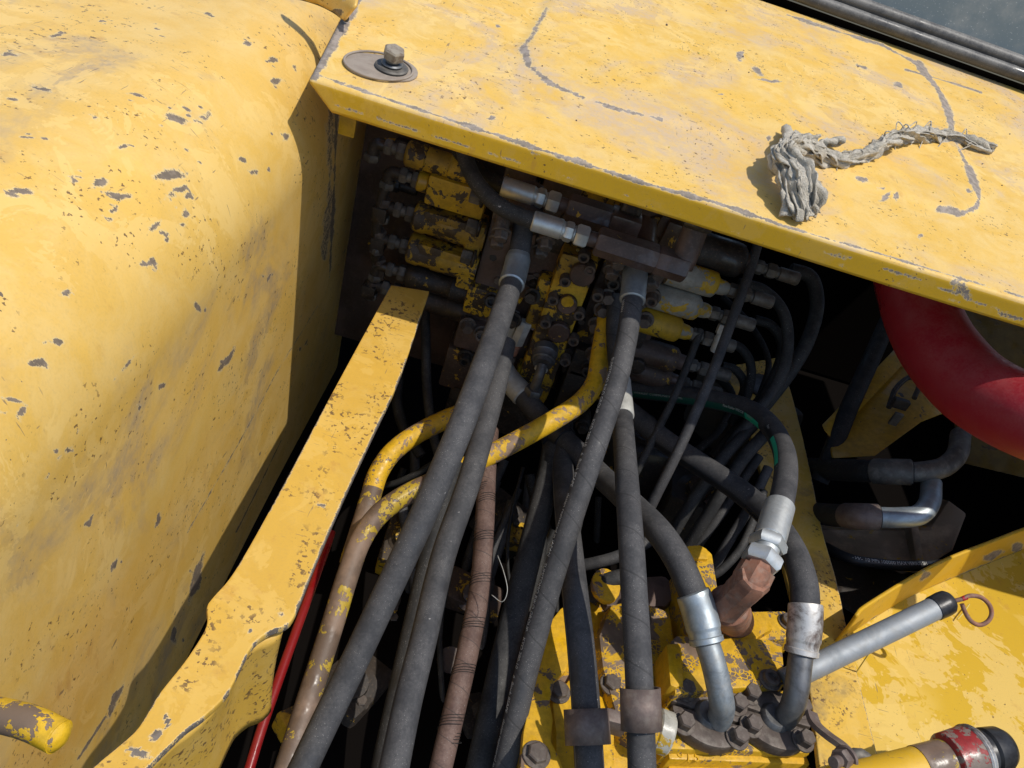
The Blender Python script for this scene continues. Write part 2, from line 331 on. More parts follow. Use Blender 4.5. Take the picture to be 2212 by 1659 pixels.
def bolt(name, p, axis, r, mat, parent, kind='hex', h=None, spin=0.3, washer=True):
    """a bolt head standing on p along axis; alike heads share one mesh"""
    h = h or r*1.1; key = (kind, round(r, 4), round(h, 4), mat, washer)
    if key not in _bolts:
        bm = bmesh.new()
        def ring(n, rr, z): return [bm.verts.new((rr*math.cos(2*PI*i/n), rr*math.sin(2*PI*i/n), z)) for i in range(n)]
        def stack(n, pr):
            rs = [ring(n, a, b) for a, b in pr]
            for a, b in zip(rs, rs[1:]):
                for i in range(n): bm.faces.new((a[i], a[(i+1) % n], b[(i+1) % n], b[i]))
            return rs
        z0 = 0.0
        if washer:
            q = stack(20, [(r*1.35, 0), (r*1.35, r*0.2), (r*1.28, r*0.25)]); bm.faces.new(q[-1]); z0 = r*0.24
        if kind == 'hex':
            q = stack(6, [(r, z0), (r, z0+h*0.82), (r*0.86, z0+h)]); bm.faces.new(q[-1])
        else:                      # socket head
            q = stack(18, [(r, z0), (r, z0+h*0.9), (r*0.92, z0+h), (r*0.58, z0+h)])
            q2 = stack(18, [(r*0.58, z0+h), (r*0.5, z0+h*0.45)]); bm.faces.new(q2[-1])
            bmesh.ops.remove_doubles(bm, verts=bm.verts, dist=1e-5)
        me = frombm(name, bm); me.materials.append(M[mat]); sharp(me, 30)
        me.polygons.foreach_set('use_smooth', [True]*len(me.polygons)); _bolts[key] = me
    o = bpy.data.objects.new(name, _bolts[key]); COL.objects.link(o); o.parent = parent
    q = Vector(map(float, axis)).to_track_quat('Z', 'Y')@Quaternion((0, 0, 1), spin)
    pl = Vector((0, 0, 0)); k = parent
    while k is not None: pl += k.location; k = k.parent
    o.rotation_mode = 'QUATERNION'; o.rotation_quaternion = q; o.location = Vector(map(float, p))-pl
    return o
def setwear(me, wear):
    a = me.attributes.new('wear', 'FLOAT', 'POINT'); a.data.foreach_set('value', np.asarray(wear, np.float32))
def pl_dist(P, line):
    """distance of points P (n,2) from a polyline"""
    d = np.full(len(P), 1e9); L = np.asarray(line)
    for a, b in zip(L[:-1], L[1:]):
        ab = b-a; t = np.clip(((P-a)@ab)/max(ab@ab, 1e-12), 0, 1); d = np.minimum(d, np.linalg.norm(P-a-np.outer(t, ab), axis=1))
    return d
def inside(P, poly):
    r = np.zeros(len(P), bool); Q = np.asarray(poly); n = len(Q)
    for i in range(n):
        a, b = Q[i], Q[(i+1) % n]; c = (a[1] > P[:, 1]) != (b[1] > P[:, 1])
        with np.errstate(divide='ignore', invalid='ignore'):
            x = (b[0]-a[0])*(P[:, 1]-a[1])/(b[1]-a[1])+a[0]
        r ^= c & (P[:, 0] < x)
    return r
def grid(name, V, nu, nv):
    f = [(j*nu+i, j*nu+i+1, (j+1)*nu+i+1, (j+1)*nu+i) for j in range(nv-1) for i in range(nu-1)]
    return mesh(name, V, f)
# ------------------------------------------------------------------ the setting of the bay
def structure(o): o['kind'] = 'structure'; return o
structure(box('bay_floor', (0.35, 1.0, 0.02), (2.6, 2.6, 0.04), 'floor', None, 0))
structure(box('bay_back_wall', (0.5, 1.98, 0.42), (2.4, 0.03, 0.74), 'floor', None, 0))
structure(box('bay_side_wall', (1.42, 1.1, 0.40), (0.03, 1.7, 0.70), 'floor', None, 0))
def proj(P):
    c = (np.asarray(P)-OFF)@MC; return np.stack([1106+F*c[:, 0]/c[:, 2], 829.5+F*c[:, 1]/c[:, 2]], 1)
def marks(V, ell=(), lines=()):
    """bare-metal marks where the photograph shows them, stored on the surface"""
    Q = proj(V); wv = np.zeros(len(V))
    Q0 = Q.copy()
    for fq, am in ((0.11, 3.0), (0.29, 1.8)): Q = Q+am*np.stack([np.sin(Q[:, 1]*fq+Q[:, 0]*fq*0.6+1.3)+np.sin(Q[:, 0]*fq*1.7), np.sin(Q[:, 0]*fq-Q[:, 1]*fq*0.5)+np.sin(Q[:, 1]*fq*1.9+2)], 1)*0.6
    for e in ell:
        x, y, a, b = e[:4]; t = math.radians(e[4] if len(e) > 4 else 0); d = Q-np.array([x, y])
        u = (d[:, 0]*math.cos(t)+d[:, 1]*math.sin(t))/a; q = (-d[:, 0]*math.sin(t)+d[:, 1]*math.cos(t))/b
        wv = np.maximum(wv, np.clip(1.5-np.hypot(u, q), 0, 1))
    uneven = 0.78+0.34*np.sin(Q0[:, 0]*0.043+Q0[:, 1]*0.031)+0.22*np.sin(Q0[:, 0]*0.137-Q0[:, 1]*0.093)+0.12*np.sin(Q0[:, 0]*0.31+Q0[:, 1]*0.27)
    for ln, hw, st in lines: wv = np.maximum(wv, st*np.clip(1.5-pl_dist(Q0, ln)/(hw*uneven), 0, 1))
    return wv
# ---- tank: flat top, big rounded edge, side wall towards the bay
XW, RT = -0.274, 0.15
prof = [(-1.15, ZD)]+[(x, ZD) for x in np.linspace(-1.1, XW-RT, 206)[:-1]]
prof += [(XW-RT+RT*math.sin(a), ZD-RT+RT*math.cos(a)) for a in np.linspace(0, PI/2, 60)]
prof += [(XW, z) for z in np.arange(ZD-RT-0.0035, -1.12, -0.0035)]+[(XW, -1.14)]
ys = np.arange(0.24, 1.3701, 0.0035); V = []
for x, z in prof:
    for y in ys:
        b = 0.0025*math.sin(y*7+1)*math.sin((x-z)*5)
        V.append((x+b, y, z+b+CAMZ))
V = np.array(V); tank = thing('fuel_tank', 'large yellow tank with rounded top edge and chipped chalky paint', 'tank', (-0.7, 0.8, 0.05))
me = grid('body', V, len(ys), len(prof))
ell = [(368, 379, 34, 11, -4), (216, 395, 17, 7, -8), (251, 421, 32, 5, 8), (382, 414, 30, 6, -32), (404, 425, 14, 4, -12), (241, 464, 20, 5, 110), (333, 490, 18, 7, -38), (352, 501, 8, 7), (166, 379, 8, 5), (159, 395, 5, 6),
       (266, 315, 9, 6, -40), (405, 322, 4, 10), (407, 248, 4, 16), (366, 234, 8, 4, 10), (92, 191, 22, 3.5, 22), (296, 207, 20, 3.5, 12), (50, 299, 6, 3.5), (96, 302, 4, 3), (340, 65, 7, 3), (535, 94, 8, 4, -15), (588, 131, 12, 4, 6), (637, 145, 5, 7),
       (595, 175, 9, 8), (616, 297, 6, 9), (547, 372, 5, 9, 70), (400, 462, 8, 6), (320, 567, 20, 5, -32), (331, 575, 7, 6), (145, 634, 12, 6, 5), (127, 736, 9, 7), (99, 738, 6, 6), (81, 782, 12, 8), (103, 789, 6, 5), (28, 864, 18, 4.5, 20), (50, 887, 18, 6, 110),
       (7, 896, 14, 4, 14), (428, 664, 12, 5, 70), (489, 779, 30, 6, 122), (149, 973, 8, 5), (191, 1126, 18, 4, 120), (342, 1126, 20, 4, 118), (425, 1248, 48, 8, 104), (377, 1372, 18, 7, 95), (248, 1514, 38, 6, 115), (248, 1220, 14, 4, 105), (450, 30, 5, 3), (222, 45, 5, 3), (205, 255, 9, 5, 35), (380, 257, 22, 9, 20),
       (440, 255, 20, 6, -35), (40, 415, 30, 8, -5), (430, 350, 5, 4), (523, 345, 8, 3, 20), (580, 600, 5, 3, 100), (352, 830, 5, 4), (300, 880, 6, 4, 100), (660, 740, 8, 2, 110), (20, 120, 14, 4), (30, 214, 12, 4), (120, 75, 16, 5, -30)]
ln = [([(687, 660), (600, 800), (520, 950), (405, 1150)], 1.2, 0.62), ([(227, 1549), (170, 1638)], 2.5, 1), ([(608, 950), (560, 1050), (510, 1150)], 1.6, 0.8), ([(714, 240), (712, 420), (700, 560)], 9, 0.55), ([(728, 215), (722, 400), (712, 600)], 4, 0.8), ([(330, 720), (240, 830), (120, 1000), (35, 1140)], 2, 0.5)]
rn = random.Random(5)
ell += [(e[0]+rn.gauss(0, 13), e[1]+rn.gauss(0, 8), rn.uniform(1.5, 4.5), rn.uniform(1.2, 3), rn.uniform(-40, 40)) for e in ell for _ in range(2)]
setwear(me, marks(V, ell, ln)); obj('body', me, 'tank', tank)
box('end_face', (-0.72, 1.366, 0.42), (0.86, 0.006, 0.74), 'tank', tank, 0)
box('end_face', (-0.72, 0.243, 0.42), (0.86, 0.006, 0.74), 'tank', tank, 0)
# ---- grab rail at the near end of the tank
g = thing('grab_rail', 'yellow tube with bare chipped end in front of the tank', 'rail', at(-40, 1545, 0.50))
tube('tube', [at(-160, 1500, 0.52), at(-40, 1535, 0.51), at(60, 1560, 0.50), at(128, 1592, 0.495)], 0.0105, 'pipe_y', g, 20)
lathe('end_cap', at(124, 1590.5, 0.495), at(141, 1599, 0.494), [(0, 0.0104), (0.5, 0.0085), (0.85, 0.005), (1, 0.001)], 'pipe_y', g, 20)
# ---- deck: pressed sheet with a bent-down front flange and a raised field
def dk(x, y): return ZD+TILT*(y-YF)
fe = [(675, 158), (1382, 393), (2212, 640)]            # upper edge of the flange in the photograph
yF = float(np.mean([onDeck(*q)[1] for q in fe])); RB = 0.007; FL = 0.034
rows = []
for h in np.linspace(FL, RB, 9): rows.append((yF-RB, dk(0, yF)-h))
for a in np.linspace(0, PI/2, 7)[1:]: rows.append((yF-RB*math.cos(a), dk(0, yF)-RB+RB*math.sin(a)))
for y in np.arange(yF+0.004, 1.80, 0.004): rows.append((y, dk(0, y)))
xs = np.arange(-0.268, 1.3401, 0.004); V = []
xa, xb_ = onDeck(676, 160), onDeck(757, 2)
def xleft(y): return xa[0]+(xb_[0]-xa[0])*max(0.0, (y-xa[1])/(xb_[1]-xa[1]))
for j, (y, z) in enumerate(rows):
    cut = 0.030*(1-j/8) if j < 8 else 0.0
    for i, x in enumerate(xs):
        lf = xleft(y)+cut; xx = lf+(x+0.268)*(1.34-lf)/1.608
        V.append((xx, y+0.0012*math.sin(x*11)*(j < 15), z+CAMZ))
V = np.array(V)
poly = [(1225, -60), (1180, 20), (1150, 75), (1130, 105), (1143, 143), (1185, 178), (1260, 212), (1350, 240), (1430, 258), (1600, 305), (1800, 375), (1950, 425), (2030, 450), (2080, 462), (2110, 447), (2116, 425), (2092, 365), (2062, 300), (2047, 240), (2025, 190), (1985, 140), (1905, 97), (1800, 65), (1700, 32), (1600, 2), (1400, -70)]
PW = np.array([onDeck(*q)[:2] for q in poly]); sel = np.arange(len(V)) >= 15*len(xs)
d = pl_dist(V[:, :2], np.r_[PW, PW[:1]]); ins = inside(V[:, :2], PW); sdist = np.where(ins, d, -d)
rise = np.clip((sdist+0.016)/0.026, 0, 1); V[:, 2] += np.where(sel, 0.0055*rise*rise*(3-2*rise), 0)
ln = [(poly[1:4], 5.0, 0.68), (poly[3:6], 8, 1.05), (poly[5:9], 4.2, 0.95), (poly[12:15], 7.5, 1.0), (poly[14:17], 8, 1.05), (poly[16:18], 5, 0.7), (poly[17:21], 7.5, 1.0), (poly[20:24], 4, 0.85),
      ([(1955, 150), (1990, 160), (2060, 180), (2120, 200)], 2.5, 0.8), ([(678, 160), (850, 218), (1000, 268)], 3.5, 0.9), ([(1000, 268), (1250, 350), (1400, 398), (1560, 442), (1700, 490)], 6.0, 0.88), ([(1700, 490), (1900, 548), (2212, 642)], 2.5, 0.8),
      ([(680, 160), (708, 110), (738, 60), (768, 0)], 13, 1.1), ([(722, 228), (1382, 434), (1791, 564), (2212, 695)], 1.8, 0.72), ([(1150, 330), (1190, 345)], 4, 0.6), ([(1780, 545), (1840, 560)], 3, 0.6), ([(1905, 580), (2000, 610), (2212, 692)], 3, 0.72), ([(2060, 610), (2090, 640)], 12, 0.6)]
el = [(1637, 155, 14, 5, 30), (1600, 120, 10, 6, 40), (1665, 175, 26, 3, 4), (1940, 185, 9, 4, 20), (1860, 145, 12, 4, 20), (1735, 328, 5, 16, -15), (1720, 315, 20, 3, 14), (1660, 300, 4, 8), (1860, 388, 16, 5, 28), (1905, 405, 8, 4), (1935, 425, 4, 10), (1910, 425, 16, 4, -30), (1060, 255, 9, 4, -15), (1075, 60, 5, 3), (1560, 205, 4, 3), (1990, 512, 8, 4), (2095, 412, 6, 3, 70), (840, 150, 3, 3)]
deck = thing('deck_cover', 'flat yellow sheet metal cover with worn raised field and bent front edge', 'cover', (0.4, 1.3, 0.9))
me = grid('sheet', V, len(xs), len(rows)); setwear(me, marks(V, el, ln)); so_ = obj('sheet', me, 'deck', deck)
me.materials.append(M['lip']); me.polygons.foreach_set('material_index', [1 if k < 9*(len(xs)-1) else 0 for k in range(len(me.polygons))])
md = so_.modifiers.new('thick', 'SOLIDIFY'); md.thickness = 0.003; md.offset = -1
# slotted hole with plate, washer and bolt
upv = np.array([0, -TILT, 1.0]); upv /= np.linalg.norm(upv)
def dP(px, py, h=0.0): return onDeck(px, py)+upv*h
c0, c1 = dP(800, 145), dP(846, 150)
sl_ = []
ax = nrm(c1-c0); ay = np.cross(upv, ax)
for a in np.linspace(PI/2, 3*PI/2, 12): sl_.append(c0+0.033*(math.cos(a)*ax+math.sin(a)*ay))
for a in np.linspace(-PI/2, PI/2, 12): sl_.append(c1+0.033*(math.cos(a)*ax+math.sin(a)*ay))
slab('slot_plate', [p+upv*0.0024 for p in sl_], -upv*0.002, 'chip', deck, 0.0006)
ring = []
C_ = np.array([c0*0.62+c1*0.38+upv*0.0034+0.036*(math.cos(a)*ax*1.18+math.sin(a)*ay) for a in np.linspace(0.3, 2*PI+0.3, 49)])
obj('slot_edge', tube_mesh('slot_edge', C_, 0.0016, 8, False), 'chip', deck)
b0 = dP(845, 152, 0.0026); wv = cyl('washer', b0, b0+upv*0.004, 0.021, 'steelg', deck, 32); cyl('washer', b0+upv*0.0042, b0+upv*0.008, 0.0135, 'steel', deck, 28)
cyl('stud', b0+upv*0.008, b0+upv*0.014, 0.0085, 'steel', deck, 20); bolt('bolt_head', b0+upv*0.014, upv+np.array([0.12, -0.1, 0]), 0.0135, 'boltr', deck, h=0.012, washer=False)
box('hanging_tab', at(752, 262, 1.06), (0.022, 0.005, 0.04), 'cap_y', deck, 0.001)
# small crumbs of mud lying on the deck
for k in range(46):
    q = (random.uniform(880, 2190), random.uniform(20, 600)); p = onDeck(*q)
    if p[1] < yF+0.02 or p[1] > 1.7 or not (-0.24 < p[0] < 1.25): continue
    r = random.uniform(0.0008, 0.0022); bm = bmesh.new(); bmesh.ops.create_icosphere(bm, subdivisions=1, radius=r)
    for v in bm.verts: v.co *= random.uniform(0.7, 1.2)
    bm.transform(Matrix.Translation(Vector(map(float, p+upv*(r*0.5+(0.0058 if inside(np.array([p[:2]]), PW)[0] else 0))))))
    tag(obj('mud_crumb', frombm('mud_crumb', bm), 'clamp' if k % 3 else 'straw', None, False), 'tiny crumb of dried mud lying on the yellow deck cover', 'crumb', 'crumbs on the deck cover')
# ---- neighbouring cover whose lip shows beside the deck corner
cv = thing('engine_cover', 'curved yellow cover lip with dark rim at the corner of tank and deck', 'cover', onDeck(745, 20))
A = [(630, -12, 0.006), (685, 4, 0.007), (722, 22, 0.008), (749, 42, 0.008)]; Bq = [(690, -70, 0.03), (750, -50, 0.03), (778, -22, 0.026), (772, 14, 0.018)]
V = []
for t in np.linspace(0, 1, 24):
    a = np.array([np.interp(t*3, range(4), [q[k] for q in A]) for k in range(3)]); b = np.array([np.interp(t*3, range(4), [q[k] for q in Bq]) for k in range(3)])
    for u in np.linspace(0, 1, 10): q = a+(b-a)*u; V.append(onDeck(q[0], q[1], q[2]+0.02*math.sin(u*PI/2)))
me = grid('lip', V, 10, 24); setwear(me, marks(np.array(V), [(735, 25, 12, 10), (750, -10, 14, 12)])); o = obj('lip', me, 'tank', cv); md = o.modifiers.new('t', 'SOLIDIFY'); md.thickness = 0.004
tube('rim_seal', [onDeck(q[0], q[1], q[2]-0.001) for q in A], 0.004, 'plastic', cv, 12)
# ---- cab window behind the deck
gw = thing('cab_window', 'dusty dark glass pane with double black rubber seal above the deck', 'window', onDeck(2000, 60))
g0, g1 = onDeck(1672, -44, 0.035), onDeck(2330, 192, 0.035); gx = nrm(g1-g0); gu = nrm(np.array([0, 0.42, 0.9])); gx = gx
q = [g0-gx*0.3, g1+gx*0.25, g1+gx*0.25+gu*0.6, g0-gx*0.3+gu*0.6]; gn = nrm(np.cross(gx, gu))
slab('glass_pane', [p-gn*0.0 for p in q], gn*0.006 if gn[1] > 0 else -gn*0.006, 'glass', gw, 0)
nn = -gn if gn[1] > 0 else gn
tube('rubber_seal', [g0-gx*0.3+nn*0.006+gu*0.006, g0*0.7+g1*0.3+nn*0.007+gu*0.008, g1+gx*0.25+nn*0.006+gu*0.006], 0.0135, 'seal', gw, 18, 0.02)
tube('rubber_seal', [g0-gx*0.3+nn*0.013-gu*0.014, g0*0.5+g1*0.5+nn*0.014-gu*0.016, g1+gx*0.25+nn*0.013-gu*0.014], 0.0125, 'seal', gw, 18, 0.02)
rz = np.array([g0-gx*0.3, g1+gx*0.25])-gu*0.028
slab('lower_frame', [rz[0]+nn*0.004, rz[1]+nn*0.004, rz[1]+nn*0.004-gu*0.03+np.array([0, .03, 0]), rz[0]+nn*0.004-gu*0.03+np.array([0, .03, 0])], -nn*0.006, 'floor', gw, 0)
# ---- rails either side of the pump
ZR = -0.70
def rail(name, label, Lp, Rp, mat, th, n, ell=(), ln=(), ZR=-0.70):
    """flat steel rail between two outlines, finely divided so that its worn edges can be stored"""
    t = thing(name, label, 'frame rail', onZ(*Lp[-1], ZR))
    Lw, Rw = [cr([onZ(*q, ZR) for q in W], 0.005) for W in (Lp, Rp)]
    k = max(len(Lw), len(Rw)); V = []
    rs = lambda A: np.array([np.interp(np.linspace(0, 1, k), np.linspace(0, 1, len(A)), A[:, i]) for i in range(3)]).T
    Lw, Rw = rs(Lw), rs(Rw)
    for a, b in zip(Lw, Rw):
        for u in np.linspace(0, 1, n): V.append(a+(b-a)*u)
    me = grid('top_plate', V, n, k); setwear(me, marks(np.array(V), ell, ln)); o = obj('top_plate', me, mat, t)
    md = o.modifiers.new('t', 'SOLIDIFY'); md.thickness = th; md.offset = -1
    bv = o.modifiers.new('b', 'BEVEL'); bv.width = 0.0015; bv.segments = 2; bv.limit_method = 'ANGLE'
    return t, Lw, Rw
LL = [(843, 627), (808, 690), (700, 890), (600, 1080), (510, 1240), (462, 1300), (446, 1322), (448, 1350), (440, 1378), (400, 1440), (345, 1510), (315, 1560), (290, 1595), (215, 1659), (120, 1740)]
LR = [(925, 640), (908, 690), (860, 830), (800, 960), (740, 1090), (680, 1230), (640, 1330), (618, 1362), (585, 1374), (548, 1402), (525, 1440), (490, 1510), (440, 1560), (400, 1590), (330, 1659), (250, 1740)]
lt, Lw, Rw = rail('frame_rail', 'speckled yellow frame rail with cut outs beside the tank', LL, LR, 'rail', 0.010, 22,
    [(575, 1340, 6, 4, 30), (600, 1338, 8, 3), (570, 1430, 5, 3), (540, 1380, 4, 3), (690, 1105, 8, 6), (335, 1600, 14, 8, -20), (300, 1640, 30, 8, 20), (420, 1590, 14, 5, -20), (360, 1570, 5, 12)],
    [(LR[1:8], 1.6, 0.8), (LR[7:11], 2.5, 0.8), (LR[10:], 2.5, 0.66), (LL[10:], 3, 0.7), (LL[2:5], 1.2, 0.7)])
# web below the near part of the rail
wb = [p for p in Rw if p[1] < onZ(640, 1340, ZR)[1]]; V = []
for p in wb:
    for u in np.linspace(0, 1, 14): V.append(p+np.array([-0.015-0.003*math.sin(u*PI), 0, -0.0098-0.16*u]))
me = grid('web', V, 14, len(wb)); setwear(me, np.zeros(len(V))); o = obj('web', me, 'rail', lt); md = o.modifiers.new('t', 'SOLIDIFY'); md.thickness = 0.008
RLp = [(1560, 800), (1600, 900), (1632, 1000), (1660, 1120), (1690, 1240), (1718, 1360), (1742, 1500), (1762, 1659), (1770, 1740)]
RRp = [(1672, 780), (1700, 840), (1740, 1000), (1770, 1150), (1800, 1260), (1830, 1400), (1858, 1520), (1888, 1645), (1905, 1740)]
rt, _, _ = rail('frame_rail', 'grimy yellow frame rail right of the pump', RLp, RRp, 'rail2', 0.010, 26, [], [(RRp[1:], 1.3, 0.75)], -0.90)
V = []
# ---- yellow side panel with raised lip, in the sun
pn = thing('side_panel', 'sunlit yellow floor panel with flaking pale paint and raised lip', 'panel', onZ(2000, 1500, -0.906))
ZP = -0.906
foot = [(1790, 1398), (1818, 1372), (1960, 1285), (2100, 1225), (2212, 1180), (2330, 1130), (2640, 1010)]
corner = [onZ(*q, ZP) for q in foot]
near = [onZ(1890, 1720, ZP), onZ(2640, 1840, ZP)]
V = []; cw = cr(corner, 0.006); nw = np.array([near[0]+(near[1]-near[0])*t for t in np.linspace(0, 1, len(cw))])
for a, b in zip(cw, nw):
    for u in np.linspace(0, 1, 90):
        p = a+(b-a)*u; V.append(p-np.array([0, 0, 0.006*math.sin(min(1, u*6)*PI/2)]))
me = grid('plate', V, 90, len(cw)); setwear(me, marks(np.array(V))); o = obj('plate', me, 'panel', pn); md = o.modifiers.new('t', 'SOLIDIFY'); md.thickness = 0.005
V = []; nv = 24
for a in cw:
    for u in np.linspace(0, 1, nv): V.append(a+np.array([0.002*math.sin(u*3), 0.006*u, 0.078*u]))
me = grid('lip', V, nv, len(cw)); setwear(me, marks(np.array(V), [(1990, 1240, 12, 5, -28), (2140, 1195, 22, 7, -25), (2190, 1178, 12, 8), (1835, 1370, 12, 7), (1880, 1335, 20, 4, -28)], [([(1960, 1285), (2100, 1225), (2212, 1180)], 3, 0.62)]))
o = obj('lip', me, 'lip', pn); md = o.modifiers.new('t', 'SOLIDIFY'); md.thickness = 0.005
# ------------------------------------------------------------------ hoses and pipes
def arc(C): return np.r_[0, np.cumsum(np.linalg.norm(np.diff(C, axis=0), axis=1))]
def sub(C, s0, s1, n=None):
    s = arc(C); s1 = min(s1, s[-1]); n = n or max(4, int((s1-s0)/0.003)); t = np.linspace(s0, s1, n)
    return np.array([np.interp(t, s, C[:, k]) for k in range(3)]).T
def sleeve(name, C, s0, s1, prof, mat, parent, n=24):
    """swaged sleeve round a stretch of the path; prof (fraction, radius)"""
    fr = sorted(set([p[0] for p in prof]+list(np.linspace(0, 1, 14)))); s = arc(C); t = s0+(s1-s0)*np.array(fr)
    K = np.array([np.interp(t, s, C[:, k]) for k in range(3)]).T; r = np.interp(fr, [p[0] for p in prof], [p[1] for p in prof])
    return obj(name, sharp(tube_mesh(name, K, r, n), 35), mat, parent)
def ferrule(C, s0, s1, r, mat, parent, flip=False):
    p = [(0, r*1.0), (0.01, r*1.16), (0.06, r*1.2), (0.70, r*1.2), (0.74, r*1.13), (0.86, r*1.10), (0.88, r*1.18), (0.97, r*1.18), (1.0, r*0.9)]
    if flip: p = [(1-a, b) for a, b in p][::-1]
    return sleeve('ferrule', C, s0, s1, p, mat, parent)
HZ = {}
def hose(label, pts, od, mat='rub', group=None, key=None, name='hydraulic_hose', cat='hose', n=20, wob=0.0, part='rubber'):
    W = [at(*p) for p in pts]; C = cr(W, 0.005); t = thing(name, label, cat, W[-1], group)
    obj(part, sharp(tube_mesh(part, C, od/2, n, True, wob), 60), mat, t)
    if key: HZ[key] = (t, C)
    return t, C
def lettering(txt, C, s0, phi, size, r, mat, parent, flip=1, name='lettering', sx=1.0, lift=0.0004):
    """printed text laid on a hose: along the path from s0, phi degrees round from the side that faces up the bay"""
    cu = bpy.data.curves.new('t', 'FONT'); cu.body = txt; cu.size = size; to = bpy.data.objects.new('t', cu); COL.objects.link(to)
    bpy.context.view_layer.update(); me = bpy.data.meshes.new_from_object(to.evaluated_get(bpy.context.evaluated_depsgraph_get()))
    bpy.data.objects.remove(to); T, N, B = frames(C); s = arc(C); me.name = name
    for v in me.vertices:
        q = s0+v.co.x*sx*flip; a = math.radians(phi)-flip*v.co.y/r
        i = [np.interp(q, s, X[:, k]) for X in (C, N, B) for k in range(3)]
        c, nn_, bb = np.array(i[:3]), np.array(i[3:6]), np.array(i[6:]); v.co = Vector(map(float, c+(nn_*math.cos(a)+bb*math.sin(a))*(r+lift)))
    me.materials.clear(); me.update(); return obj(name, me, mat, parent, False)
def band(C, s0, s1, a0, a1, r, mat, parent, name='print_band', lift=0.0003):
    K = sub(C, s0, s1); T, N, B = frames(C); s = arc(C); t = np.linspace(s0, s1, len(K)); V = []
    for q in t:
        i = [np.interp(q, s, X[:, k]) for X in (C, N, B) for k in range(3)]; c, n_, b_ = np.array(i[:3]), np.array(i[3:6]), np.array(i[6:])
        for a in np.linspace(math.radians(a0), math.radians(a1), 8): V.append(c+(n_*math.cos(a)+b_*math.sin(a))*(r+lift))
    return obj(name, grid(name, V, 8, len(K)), mat, parent)
def side_angle(C, s0, right):
    """angle round the path that faces the given side in plan"""
    T, N, B = frames(C); i = np.argmin(abs(arc(C)-s0)); v = R_*right[0]-F_*right[1]; return math.degrees(math.atan2(v@B[i], v@N[i]))
OD = 0.031
# -- thick hose from the left flange, over the others
t, C = hose('thick dusty hose from left valve flange crossing over two yellow pipes', [(1133, 470, 1.175), (1126, 520, 1.165), (1112, 590, 1.15), (1080, 690, 1.07), (1045, 790, 0.99), (992, 930, 0.925), (915, 1110, 0.90), (850, 1250, 0.89), (765, 1430, 0.875), (702, 1560, 0.86), (640, 1690, 0.84)], OD, 'rub', key='H1')
sleeve('ferrule', C, 0.0, 0.118, [(0, 0.013), (0.42, 0.0135), (0.55, 0.0182), (0.985, 0.0184), (1, 0.0165)], 'zincb', t, 28)
# -- second hose, tucked under it
t, C = hose('grey hose running down beneath the crossing hose with clear shadow line', [(1092, 740, 1.24), (1075, 820, 1.20), (1045, 930, 1.13), (1010, 1050, 1.07), (958, 1200, 1.02), (915, 1380, 0.94), (880, 1520, 0.885), (845, 1690, 0.83)], OD+0.001, 'rub', key='H2')
hose('black hose half hidden between two grey hoses near the yellow pipes', [(985, 1000, 1.22), (940, 1150, 1.18), (905, 1300, 1.13), (865, 1480, 1.06), (820, 1690, 1.0)], 0.030, 'rubblack')
t, C = hose('brown cloth covered hose wound with loose black threads', [(1058, 930, 1.30), (1052, 1020, 1.24), (1047, 1130, 1.17), (1038, 1260, 1.12), (1012, 1400, 1.07), (980, 1540, 1.02), (945, 1690, 0.98)], 0.029, 'textile', wob=0.02)
T_, N_, B_ = frames(C)
sL = arc(C)
for k in range(6):            # bunches of fine thread wound about the brown hose
    for m in range(4):
        s0 = sL[-1]*(0.22+0.125*k)+m*0.0042+random.uniform(-0.001, 0.001); V = []
        for u in np.linspace(0, 1, 40):
            q = s0+u*0.024; ang = u*2.2*PI+k+0.1*m; ii = [np.interp(q, sL, X[:, z]) for X in (C, N_, B_) for z in range(3)]
            V.append(np.array(ii[:3])+(np.array(ii[3:6])*math.cos(ang)+np.array(ii[6:])*math.sin(ang))*(0.0150+(0.003*math.sin(u*PI*3)**2 if m == 3 and k % 2 else 0)))
        obj('thread', tube_mesh('thread', np.array(V), 0.00042, 5), 'rubblack', t)
th = [at(1062, 1285, 1.05), at(1085, 1300, 1.04), at(1096, 1275, 1.04), at(1088, 1235, 1.05), at(1075, 1200, 1.07)]
obj('thread', tube_mesh('thread', cr(th, 0.003), 0.0005, 5), 'zincdust', t)
hose('plain black hose standing behind the printed hose', [(1200, 930, 1.38), (1188, 1010, 1.32), (1165, 1110, 1.24), (1118, 1300, 1.15), (1080, 1460, 1.10), (1030, 1690, 1.05)], 0.038, 'rubdark')
# -- printed hose
t, C = hose('long hose with white printed lettering and spiral wrap lines', [(1378, 520, 1.20), (1374, 570, 1.18), (1366, 650, 1.145), (1352, 740, 1.11), (1328, 840, 1.08), (1288, 960, 1.05), (1238, 1110, 1.03), (1190, 1260, 1.02), (1140, 1440, 1.01), (1112, 1560, 1.005), (1080, 1700, 1.0)], OD-0.001, 'rubwrap', key='H5')
sleeve('ferrule', C, 0.015, 0.112, [(0, 0.0125), (0.18, 0.0125), (0.22, 0.015), (0.30, 0.0150), (0.34, 0.0182), (0.985, 0.0184), (1, 0.0165)], 'zincb', t, 28)
ph = side_angle(C, 0.5, (-0.975, 0.22))
tx = 'SUMITOMO RIKO GROUP    KYO 280-10    6  8inch 8SAPE    design registered in JAPAN    '
lettering(tx[-10:].strip(), C, 0.118, ph, 0.0075, OD/2-0.0005, 'white', t)
lettering(tx*2, C, 0.215, ph, 0.0082, OD/2-0.0005, 'white', t, 1, 'lettering', 0.92)
